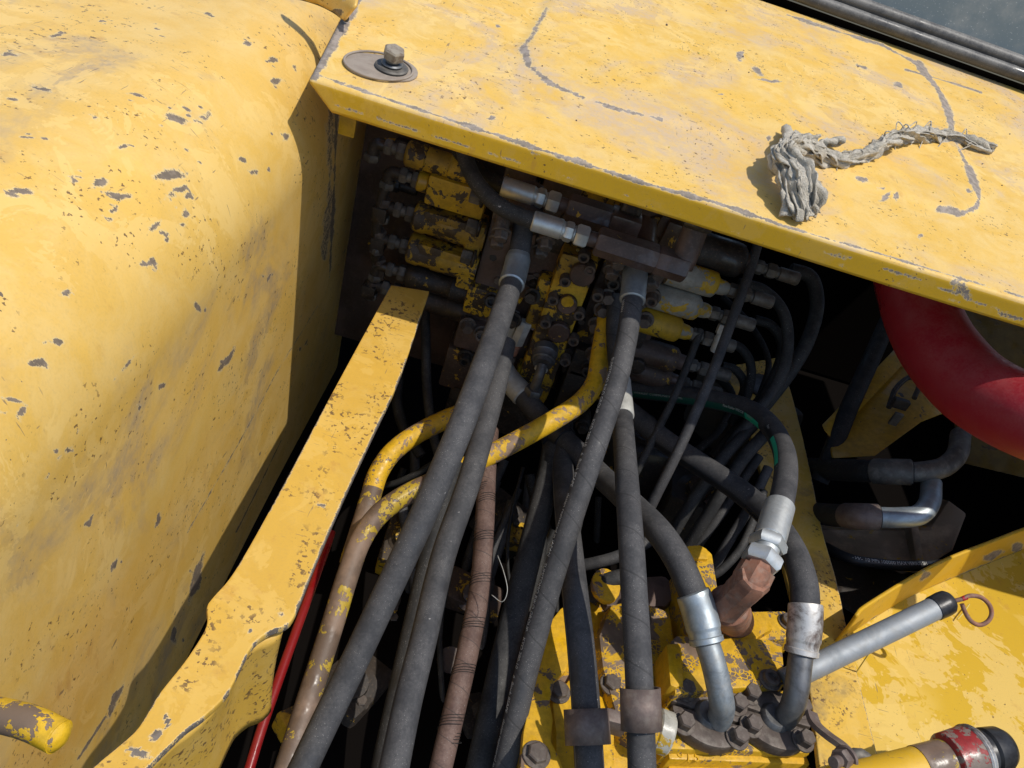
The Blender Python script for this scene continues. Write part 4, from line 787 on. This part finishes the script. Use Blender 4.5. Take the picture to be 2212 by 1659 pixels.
# ------------------------------------------------------------------ pump
pu = thing('hydraulic_pump', 'yellow hydraulic pump with cracked paint and two bolted pipe flanges', 'pump', onZ(1480, 1560, -1.0))
ZT = -0.90                                   # level of the flange pad
def pz(px, py, z=ZT): return onZ(px, py, z)
def pslab(name, pts, z, dep, mat, bevel=0.004, mtx=None): return slab(name, [pz(x, y, z) for x, y in pts], (0, 0, -dep), mat, pu, bevel)
pslab('pad_block', [(1432, 1478), (1700, 1490), (1752, 1608), (1752, 1628), (1442, 1618)], ZT, 0.20, 'pump_b', 0.005)
pslab('casing', [(1235, 1290), (1330, 1265), (1450, 1275), (1462, 1330), (1500, 1475), (1460, 1700), (1130, 1700), (1175, 1480), (1190, 1370)], ZT-0.045, 0.20, 'pump', 0.012)
pslab('casing_ridge', [(1318, 1300), (1372, 1290), (1452, 1318), (1470, 1470), (1440, 1560), (1380, 1600), (1335, 1560), (1300, 1440), (1292, 1370)], ZT-0.012, 0.10, 'pump_b', 0.014)
pslab('top_block', [(1450, 1384), (1462, 1372), (1660, 1380), (1690, 1392), (1698, 1478), (1560, 1490), (1458, 1500)], ZT+0.035, 0.09, 'pump_b', 0.004)
pslab('top_block_lip', [(1440, 1390), (1472, 1388), (1478, 1476), (1462, 1486), (1448, 1480)], ZT+0.040, 0.05, 'pump', 0.004)
pslab('valve_plate', [(1520, 1320), (1700, 1318), (1722, 1380), (1510, 1390)], ZT+0.012, 0.12, 'pump_b', 0.006)
pslab('valve_boss', [(1600, 1322), (1660, 1318), (1672, 1358), (1640, 1376), (1598, 1370)], ZT+0.022, 0.06, 'pump', 0.006)
pslab('step', [(1440, 1604), (1738, 1622), (1752, 1652), (1446, 1640)], ZT-0.012, 0.15, 'pump', 0.004)
pslab('step', [(1446, 1642), (1752, 1654), (1790, 1740), (1430, 1740)], ZT-0.030, 0.15, 'pump', 0.005)
p = pz(1585, 1345, ZT+0.02); cyl('port_flange', p-Z_*0.02, p+np.array([-0.001, 0.003, 0.006]), 0.040, 'pump', pu, 40, 0.06); cyl('port_boss', p+Z_*0.004, at(1572, 1306, 1.05), 0.027, 'copper', pu, 30)
# bracket plate with scalloped outline on the left
pl = [(1211, 1315), (1225, 1305), (1238, 1400), (1222, 1450), (1198, 1470), (1188, 1516), (1195, 1555), (1190, 1600), (1210, 1640), (1230, 1700), (1120, 1700), (1131, 1580), (1148, 1500), (1160, 1420), (1176, 1398), (1178, 1385), (1172, 1370), (1187, 1345)]
slab('bracket_plate', [pz(x, y, ZT-0.012) for x, y in pl], (0, 0, -0.012), 'pump', pu, 0.002)
pslab('cover', [(1228, 1470), (1290, 1350), (1330, 1340), (1330, 1700), (1200, 1700), (1200, 1580), (1192, 1520), (1205, 1482)], ZT-0.032, 0.08, 'pump', 0.008)
for px, py, z, r, k in ((1205, 1495, ZT-0.032, 0.0125, 'hex'), (1158, 1632, ZT-0.012, 0.013, 'hex'), (1384, 1336, ZT-0.010, 0.012, 'socket'), (1700, 1345, ZT+0.012, 0.011, 'socket'), (1662, 1470, ZT+0.035, 0.0115, 'socket'), (1320, 1480, ZT-0.02, 0.012, 'hex')):
    bolt('bolt', pz(px, py, z), Z_, r, 'rustf', pu, k, 0.008, 0.5, True)
# silver plug on the side, tall boss behind
p = pz(1415, 1575, ZT+0.004); cyl('plug', p, p+np.array([0.020, -0.002, 0.0]), 0.027, 'cap_w', pu, 36, 0.08); cyl('plug_seat', p-X_*0.012, p, 0.0265, 'pump', pu, 36)
pslab('tall_boss', [(1488, 1184), (1528, 1184), (1540, 1196), (1562, 1330), (1520, 1345)], ZT+0.05, 0.16, 'pump_b', 0.006); pslab('boss_cap', [(1484, 1178), (1512, 1176), (1530, 1186), (1531, 1208), (1492, 1206)], ZT+0.056, 0.02, 'pump', 0.004)
pslab('rear_casting', [(1300, 1270), (1330, 1245), (1440, 1240), (1470, 1280), (1440, 1310), (1310, 1310)], ZT-0.03, 0.12, 'brown', 0.01)
for x, y in ((1300, 1252), (1290, 1268)): cyl('stud', pz(x, y, ZT-0.06), pz(x, y, ZT-0.0), 0.008, 'brown', pu, 14)
tc = pz(1310, 1262, ZT+0.002); slab('tab', [tc+np.array([math.cos(a)*0.022, math.sin(a)*0.03, 0]) for a in np.linspace(0, 2*PI, 16, endpoint=False)], (0, 0, -0.01), 'pump', pu, 0.002)
# split flanges with four bolts each
for k, (px, py, pts) in enumerate(((1520, 1560, EL1), (1660, 1566, EL2))):
    c = pz(px, py, ZT); R0, R1 = 0.018, 0.026
    for h in (0, 1):
        o_ = []; a0 = -0.18+PI*h+0.12
        for a in np.linspace(0.06, PI-0.06, 20): o_.append(c+np.array([math.cos(a+a0)*0.051, math.sin(a+a0)*(0.043 if 0.5 < a < PI-0.5 else 0.040), 0.020]))
        for a in np.linspace(PI-0.06, 0.06, 14): o_.append(c+np.array([math.cos(a+a0)*0.0195, math.sin(a+a0)*0.0195, 0.020]))
        fo = slab('split_flange', o_, (0, 0, -0.0195), 'rustf', pu, 0.003)
    lathe('flange_neck', c+Z_*0.001, c+Z_*0.026, [(0, 0.0205), (0.8, 0.0205), (1, 0.0165)], 'steel', pu, 28)
    for sx in (-1, 1):
        for sy in (-1, 1): bolt('flange_bolt', c+np.array([sx*0.036+sy*0.002, sy*0.0235, 0.020]), Z_+np.array([0.05, -0.08, 0]), 0.0115, 'rustf', fo, 'hex', 0.013, 0.3+sx)
# cast numbers on the step
def flat_text(txt, px, py, size, h, mat, parent, name='cast_mark'):
    cu = bpy.data.curves.new('t', 'FONT'); cu.body = txt; cu.size = size; cu.extrude = h; to = bpy.data.objects.new('t', cu); COL.objects.link(to); bpy.context.view_layer.update()
    me = bpy.data.meshes.new_from_object(to.evaluated_get(bpy.context.evaluated_depsgraph_get())); bpy.data.objects.remove(to); p = pz(px, py, ZT-0.012+h*0.5); me.transform(Matrix.Translation(Vector(map(float, p)))); me.materials.clear(); me.name = name; return obj(name, me, mat, parent, False)
flat_text('8 | 5', 1462, 1634, 0.017, 0.0009, 'pump', pu)
# ------------------------------------------------------------------ pipe clamps on the two hoses
for lb, key, py, r, L in (('brown steel band clamp round the hose with two fine lines', 'H7', 1568, 0.0275, 0.040), ('brown steel half clamp hooked on the upright hose', 'H6', 1535, 0.0255, 0.044)):
    C = HZ[key][1]; j = np.argmin(abs(proj(C)[:, 1]-py)); Tj = nrm(C[j+2]-C[j-2]); t = thing('pipe_clamp', lb, 'clamp', C[j]); T, N, B = frames(C)
    a0 = math.atan2((-F_)@B[j], (-F_)@N[j]); V = []
    rng = (-2.9, 2.9) if key == 'H7' else (-2.4, 1.35)
    for a in np.linspace(*rng, 40):
        d = N[j]*math.cos(a+a0)+B[j]*math.sin(a+a0)
        for u in (-1, 1): V.append(C[j]+(d*(r if key == 'H7' else r*0.92))+Tj*L/2*u)
    o = obj('band', sharp(grid('band', V, 2, 40)), 'clamp', t); md = o.modifiers.new('t', 'SOLIDIFY'); md.thickness = 0.003; md.offset = 1
    if key == 'H7': box('lug', C[j]+R_*0.034-F_*-0.012, (0.03, 0.018, 0.03), 'clamp', t, 0.004)
# ------------------------------------------------------------------ dipstick
d0, d1 = at(1735, 1452, 1.085), at(2040, 1304, 1.13); ax_ = nrm(d1-d0)
ds = thing('dipstick', 'galvanised dipstick tube with black cap and wire pull ring', 'dipstick', d0)
tube('tube', [d0-ax_*0.03, d0, d1-ax_*0.012], 0.0158, 'galv', ds, 24); lathe('cap', d1-ax_*0.018, d1+ax_*0.01, [(0, 0.0170), (0.6, 0.0176), (0.85, 0.0168), (1, 0.0135)], 'plastic', ds, 28)
def dpt(px, py, D=1.125): return at(px, py, D)
rg = [d1+ax_*0.004, dpt(2078, 1294), dpt(2095, 1287), dpt(2118, 1290), dpt(2136, 1305), dpt(2142, 1325), dpt(2134, 1342), dpt(2116, 1350), dpt(2098, 1342), dpt(2086, 1325), dpt(2078, 1305)]
tube('pull_ring', rg, 0.0031, 'copper', ds, 12, 0.003); tube('red_band', [dpt(2078, 1294), dpt(2088, 1290)], 0.0035, 'redpaint', ds, 12, 0.002)
# ------------------------------------------------------------------ filler pipe, lower right
f0, f1 = at(1806, 1705, 0.94), at(2030, 1648, 0.97); fx = nrm(f1-f0)
fp = thing('filler_pipe', 'yellow filler pipe with red painted collar and black rubber bung', 'pipe', f0)
tube('pipe', [f0, f0*0.5+f1*0.5, f1], 0.0252, 'lip', fp, 32); tube('rusty_end', [f1-fx*0.030, f1+fx*0.014], 0.0260, 'pipe_b', fp, 32)
lathe('collar', f1+fx*0.008, f1+fx*0.046, [(0, 0.0273), (0.1, 0.0319), (0.75, 0.0335), (1, 0.0335)], 'redpaint', fp, 36)
lathe('rim', f1+fx*0.044, f1+fx*0.054, [(0, 0.0340), (0.2, 0.0355), (0.45, 0.0340), (0.6, 0.0350), (1, 0.0319)], 'zincr', fp, 36)
lathe('bung', f1+fx*0.050, f1+fx*0.098+D_*0.002, [(0, 0.0263), (0.25, 0.0270), (0.3, 0.0247), (0.36, 0.0278), (0.75, 0.0263), (0.92, 0.0216), (1, 0.012)], 'plastic', fp, 36)
# support bracket with threaded stud near the filler pipe
sb = thing('stay_bracket', 'curved rusty stay with nut and threaded stud beside right rail', 'bracket', at(1830, 1640, 0.93))
W = [at(1752, 1540, 1.03), at(1762, 1565, 1.01), at(1790, 1590, 0.99), at(1820, 1612, 0.975), at(1838, 1635, 0.965), at(1845, 1680, 0.945)]; Cb = cr(W, 0.004); Tb, Nb, Bb = frames(Cb); V = []
for i in range(len(Cb)):
    wd = np.interp(i/len(Cb), [0, 0.7, 1], [0.007, 0.008, 0.012])
    for a, b in ((-1, 0.4), (1, 0.4), (1, -0.4), (-1, -0.4)): V.append(Cb[i]+Bb[i]*wd*a+Nb[i]*0.008*b)
fcs = [(i*4+k, i*4+(k+1) % 4, (i+1)*4+(k+1) % 4, (i+1)*4+k) for i in range(len(Cb)-1) for k in range(4)]+[(0, 1, 2, 3), tuple(4*(len(Cb)-1)+k for k in (3, 2, 1, 0))]
obj('stay', sharp(mesh('stay', V, fcs)), 'clamp', sb); n0 = at(1828, 1640, 0.955); nd = nrm(at(1790, 1650, 0.93)-n0)
cyl('washer', n0, n0+nd*0.004, 0.016, 'clamp', sb); hexn('nut', n0+nd*0.004, n0+nd*0.017, 0.0135, 'clamp', sb); cyl('stud', n0+nd*0.017, n0+nd*0.03, 0.0072, 'clamp', sb, 18)
tube('hook', [n0-nd*0.004, at(1850, 1630, 0.965), at(1865, 1634, 0.965), at(1880, 1650, 0.96)], 0.008, 'steelg', sb, 14)
# ------------------------------------------------------------------ right compartment
br = thing('yellow_bracket', 'yellow angle bracket in the shade behind the red hose', 'bracket', at(1800, 960, 1.55))
A1 = [at(1790, 940, 1.52), at(1975, 745, 1.66), at(2040, 800, 1.64), at(2060, 885, 1.58), at(1990, 912, 1.52), at(1890, 985, 1.45), at(1800, 990, 1.46)]
slab('plate', A1, F_*0.008, 'bracket', br, 0.002); slab('flange', [at(1780, 930, 1.51), at(1965, 735, 1.65), at(1985, 752, 1.64), at(1798, 950, 1.50)], F_*0.012-D_*0.01, 'bracket', br, 0.002)
lk = [at(1920, 880, 1.515), at(1935, 840, 1.54), at(1965, 815, 1.56), at(1985, 830, 1.55), at(1975, 860, 1.53)]
tube('latch_wire', lk, 0.005, 'dark', br, 10); box('latch_plate', at(1935, 905, 1.49), (0.016, 0.006, 0.028), 'steelg', br, 0.001); box('latch_block', at(1945, 872, 1.51), (0.03, 0.012, 0.02), 'dark', br, 0.002)
for lb, pts, od, el, m, em in (('dark hose with worn elbow in right compartment above the rusty one', [(1735, 1010, 1.58), (1810, 1015, 1.46), (1895, 1018, 1.38), (1972, 1020, 1.36)], 0.040, [(1965, 1020, 1.36), (2000, 1018, 1.355), (2040, 1008, 1.36), (2068, 980, 1.38), (2075, 940, 1.42)], 'rubblack', 'steelg'),
        ('hose with rusty ferrule and grey elbow in right compartment', [(1735, 1105, 1.50), (1790, 1112, 1.40), (1850, 1115, 1.32), (1900, 1117, 1.31)], 0.039, [(1892, 1117, 1.31), (1940, 1118, 1.30), (1985, 1112, 1.30), (2008, 1085, 1.32), (2012, 1045, 1.36)], 'rubdark', 'zincb')):
    t, C = hose(lb, pts, od, m); s_ = arc(C)[-1]; sleeve('ferrule', C, s_-0.062, s_, [(0, od/2), (0.02, od/2*1.1), (0.95, od/2*1.12), (1, od/2*0.9)], 'clamp' if em == 'zincb' else 'steelg', t)
    tube('elbow', [at(*q) for q in el], od/2*0.86, em, t, 22)
mt = thing('motor_housing', 'brown stained housing with yellow paint scraps below the elbow hoses', 'housing', at(1900, 1180, 1.42))
slab('housing', [at(1760, 1140, 1.530), at(1880, 1150, 1.530), at(2010, 1140, 1.510), at(2050, 1080, 1.530), at(2090, 1110, 1.510), at(2060, 1190, 1.470), at(1980, 1240, 1.440), at(1900, 1225, 1.440), at(1790, 1190, 1.470)], F_*0.08, 'plate', mt, 0.006)
slab('rib', [at(1968, 1140, 1.495), at(1985, 1138, 1.495), at(2000, 1235, 1.425), at(1984, 1240, 1.425)], F_*0.03, 'plate', mt, 0.003)
slab('base', [at(1770, 1200, 1.530), at(1960, 1245, 1.510), at(2000, 1300, 1.470), at(1850, 1330, 1.450), at(1800, 1300, 1.470)], F_*0.05, 'dark', mt, 0.004)
t, C = hose('thin black hose with white printed lettering below the brown housing', [(1745, 1160, 1.48), (1830, 1205, 1.37), (1900, 1218, 1.355), (1960, 1222, 1.36), (2030, 1220, 1.385), (2100, 1212, 1.45)], 0.018, 'plastic', n=16)
Tq, Nq, Bq_ = frames(C); v_ = -F_-D_*0.45; j = len(C)//2; lettering('-W- 10 MPa 100000 MAX VERSUS SH', C, 0.125, math.degrees(math.atan2(v_@Bq_[j], v_@Nq[j]))+4, 0.0085, 0.009, 'white', t, 1, 'lettering', 0.95)
# dark inner walls that close the right compartment
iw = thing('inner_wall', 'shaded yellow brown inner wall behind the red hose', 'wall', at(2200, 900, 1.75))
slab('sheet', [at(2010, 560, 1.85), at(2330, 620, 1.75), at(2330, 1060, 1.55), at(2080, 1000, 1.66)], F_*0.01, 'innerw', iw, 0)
# clutter low in the bay: engine parts seen as dim shapes
for i, (px, py, D, w, m) in enumerate(((870, 1180, 1.42, 0.07, 'valve_y'), (830, 1330, 1.40, 0.08, 'dark'), (960, 1450, 1.36, 0.09, 'valve'), (900, 1560, 1.30, 0.08, 'dark'), (1090, 1130, 1.5, 0.07, 'dark'), (1010, 1300, 1.42, 0.07, 'valve'), (1120, 1160, 1.46, 0.04, 'valve_y'), (1040, 1560, 1.28, 0.07, 'dark'), (640, 1560, 1.12, 0.035, 'valve_y'), (760, 1500, 1.26, 0.09, 'dark'), (1480, 1090, 1.62, 0.10, 'dark'), (1360, 980, 1.7, 0.12, 'dark'), (1600, 900, 1.75, 0.14, 'dark'))):
    t = thing('engine_casting', ['yellow flecked casting under the bend of the yellow pipes', 'dark oily casting low beside the left rail', 'dark casting with yellow flecks low between the grey hoses', 'oily black casting at foot of the grey hoses', 'black casting behind the brown cloth hose', 'flecked casting behind the black and grey hoses', 'small yellow scrap casting beside the dark wire', 'dark casting at foot of the brown cloth hose', 'narrow yellow strip casting under the red rod', 'dark casting beside the brown lower pipe', 'dark casting under the slanting hose bundle', 'large dark casting beneath the valve', 'large dark casting behind the right hose loops'][i], 'casting', at(px, py, D))
    c = at(px, py, D); r = Matrix.Rotation(0.3*i, 3, 'Z')@Matrix.Rotation(0.2, 3, 'X'); box('body', c, (w, w*1.5, w), m, t, w*0.12, r); lathe('boss', c, c+np.array([0, -0.02, w*0.75]), [(0, w*0.42), (0.7, w*0.4), (0.8, w*0.25), (1, w*0.24)], m, t, 18); bolt('bolt', c+np.array([w*0.2, -w*0.4, w*0.5]), Z_, 0.009, 'rustf', t)
rw = random.Random(21)
for k in range(26):
    x0, y0 = rw.uniform(860, 1330), rw.uniform(900, 1150); dx_ = rw.uniform(-170, 60); D0 = rw.uniform(1.40, 1.62)
    pts = [(x0, y0, D0), (x0+dx_*0.4+rw.uniform(-30, 30), y0+150, D0-0.03), (x0+dx_*0.8+rw.uniform(-30, 30), y0+320, D0-0.08), (x0+dx_, y0+520, D0-0.16)]
    hose('dim oily hose deep between the big grey hoses', pts, rw.uniform(0.008, 0.02), rw.choice(['rubdark', 'rubblack', 'rub']), 'dim oily hoses low in the bay', n=12)
# ------------------------------------------------------------------ rag: a twisted strip of grey knitted cotton
V = []; fcs = []; rnd = random.Random(3)
def strand(pts, r, n=7, flat=1.0):
    """yarn (flat = 1) or a flattened strip of knit (flat > 1) through the points"""
    global V, fcs
    C = cr(pts, 0.003); T, N, B = frames(C); b = len(V); m = len(C); tw = rnd.uniform(0, 6); n = 7 if flat == 1 else 12
    for i in range(m):
        rr = r*(1+0.16*math.sin(i*0.8+tw)+0.10*math.sin(i*0.37)); ca, sa = math.cos(tw+i*0.035), math.sin(tw+i*0.035)
        e1, e2 = N[i]*ca+B[i]*sa, B[i]*ca-N[i]*sa
        for j in range(n):
            q = 2*PI*j/n; w_ = math.cos(q)*flat; h_ = math.sin(q)*(1 if flat == 1 else 0.42)+(0.5*math.sin(w_*2.2+i*0.12) if flat > 1 else 0)
            V.append(C[i]+(e1*w_+e2*h_)*rr*rnd.uniform(0.94, 1.06))
    for i in range(m-1):
        for j in range(n): fcs.append((b+i*n+j, b+i*n+(j+1) % n, b+(i+1)*n+(j+1) % n, b+(i+1)*n+j))
    fcs.append(tuple(b+j for j in range(n))[::-1]); fcs.append(tuple(b+(m-1)*n+j for j in range(n)))
def dq(px, py, h): return onDeck(px, py)+upv*h*0.72
main = [(1712, 352, 0.030), (1740, 350, 0.026), (1775, 357, 0.020), (1810, 360, 0.016), (1850, 352, 0.018), (1880, 345, 0.024), (1905, 325, 0.026), (1940, 312, 0.026), (1985, 308, 0.024), (2020, 305, 0.016), (2060, 306, 0.012), (2095, 318, 0.010), (2135, 330, 0.008)]
rad = [0.024, 0.021, 0.015, 0.011, 0.012, 0.019, 0.021, 0.019, 0.016, 0.010, 0.008, 0.007, 0.006]
for k in range(40):
    ph = k*2*PI/13.3; pts = []
    for i, (q, r) in enumerate(zip(main, rad)):
        a = ph+i*1.0; r = r*rnd.uniform(0.55, 1.2); pts.append(np.array([rnd.uniform(-1, 1), rnd.uniform(-1, 1), rnd.uniform(-0.3, 0.6)])*0.0045+dq(q[0], q[1], max(0.004, r*0.9+r*0.75*math.sin(a)))+ax*r*0.75*math.cos(a)*rnd.uniform(0.6, 1.2)+ay*r*0.7*math.cos(a+0.6)*0.7)
    strand(pts, 0.0042 if k % 3 == 0 else rnd.uniform(0.0018, 0.0032), 7, 2.3 if k % 3 == 0 else 1.0)
for k in range(64):            # bunched end hanging to the front edge: folded loops
    t = k/63; o = (t-0.5)*2; ph = rnd.uniform(-0.4, 0.4)
    pts = [dq(1745-t*20, 345+8*t, 0.035-0.012*t), dq(1700-28*t, 352+16*t, 0.052-0.02*abs(o)), dq(1668-10*t+6*ph, 392+6*ph, 0.048*(1-0.55*abs(o))+0.012), dq(1668+46*t, 425+10*t-10*abs(o), 0.050*(1-0.6*abs(o))+0.01), dq(1698+46*t, 462-6*o, 0.036*(1-0.6*abs(o))+0.008), dq(1712+40*t, 482-22*t+6*ph, 0.012)]
    strand([p+np.array([rnd.uniform(-1, 1)*0.007, rnd.uniform(-1, 1)*0.007, rnd.uniform(-0.5, 1)*0.005]) for p in pts], 0.0050 if k % 3 == 0 else rnd.uniform(0.0014, 0.0028), 7, 2.2 if k % 3 == 0 else 1.0)
strand([dq(1672, 372, 0.03), dq(1680, 335, 0.04), dq(1688, 300, 0.02)], 0.007); strand([dq(1680, 372, 0.03), dq(1692, 330, 0.036), dq(1698, 312, 0.012)], 0.005)
for cx, cy, rr in ((1770, 338, 14), (1905, 335, 20), (1790, 335, 11)):
    strand([dq(cx+rr*math.cos(a), cy+rr*0.55*math.sin(a), 0.030+0.012*math.sin(a)) for a in np.linspace(0, 6, 12)], 0.0042)
for k in range(30):
    q = rnd.choice(main[:-1]); strand([dq(q[0]+rnd.uniform(-12, 12), q[1]+rnd.uniform(-6, 6), q[2]*1.5), dq(q[0]+rnd.uniform(-26, 26), q[1]+rnd.uniform(-14, 14), q[2]*1.6), dq(q[0]+rnd.uniform(-34, 34), q[1]+rnd.uniform(-4, 20), 0.006)], 0.0009)
for k in range(5): strand([dq(2095, 316+2*k, 0.010), dq(2120+3*k, 322+3*k, 0.009), dq(2138+rnd.uniform(-5, 6), 326+rnd.uniform(-6, 8), 0.005)], 0.0028)
rg_ = mesh('rag', V, fcs); tag(obj('rag', rg_, 'rag'), 'twisted grey cotton rag lying across the yellow deck cover', 'rag')
# ------------------------------------------------------------------ straws
for lb, a, b, c in (('dry yellow grass stem leaning on the panel under the dipstick', onZ(1846, 1458, -0.90), at(1868, 1425, 1.14), at(1890, 1395, 1.13)), ('short dry straw lying on the sunlit panel near the lip', onZ(2068, 1338, -0.905), onZ(2080, 1325, -0.902), onZ(2094, 1305, -0.905))):
    o = obj('grass_stem', tube_mesh('grass_stem', cr([a, b, c], 0.004), 0.0011, 6), 'straw'); tag(o, lb, 'straw')
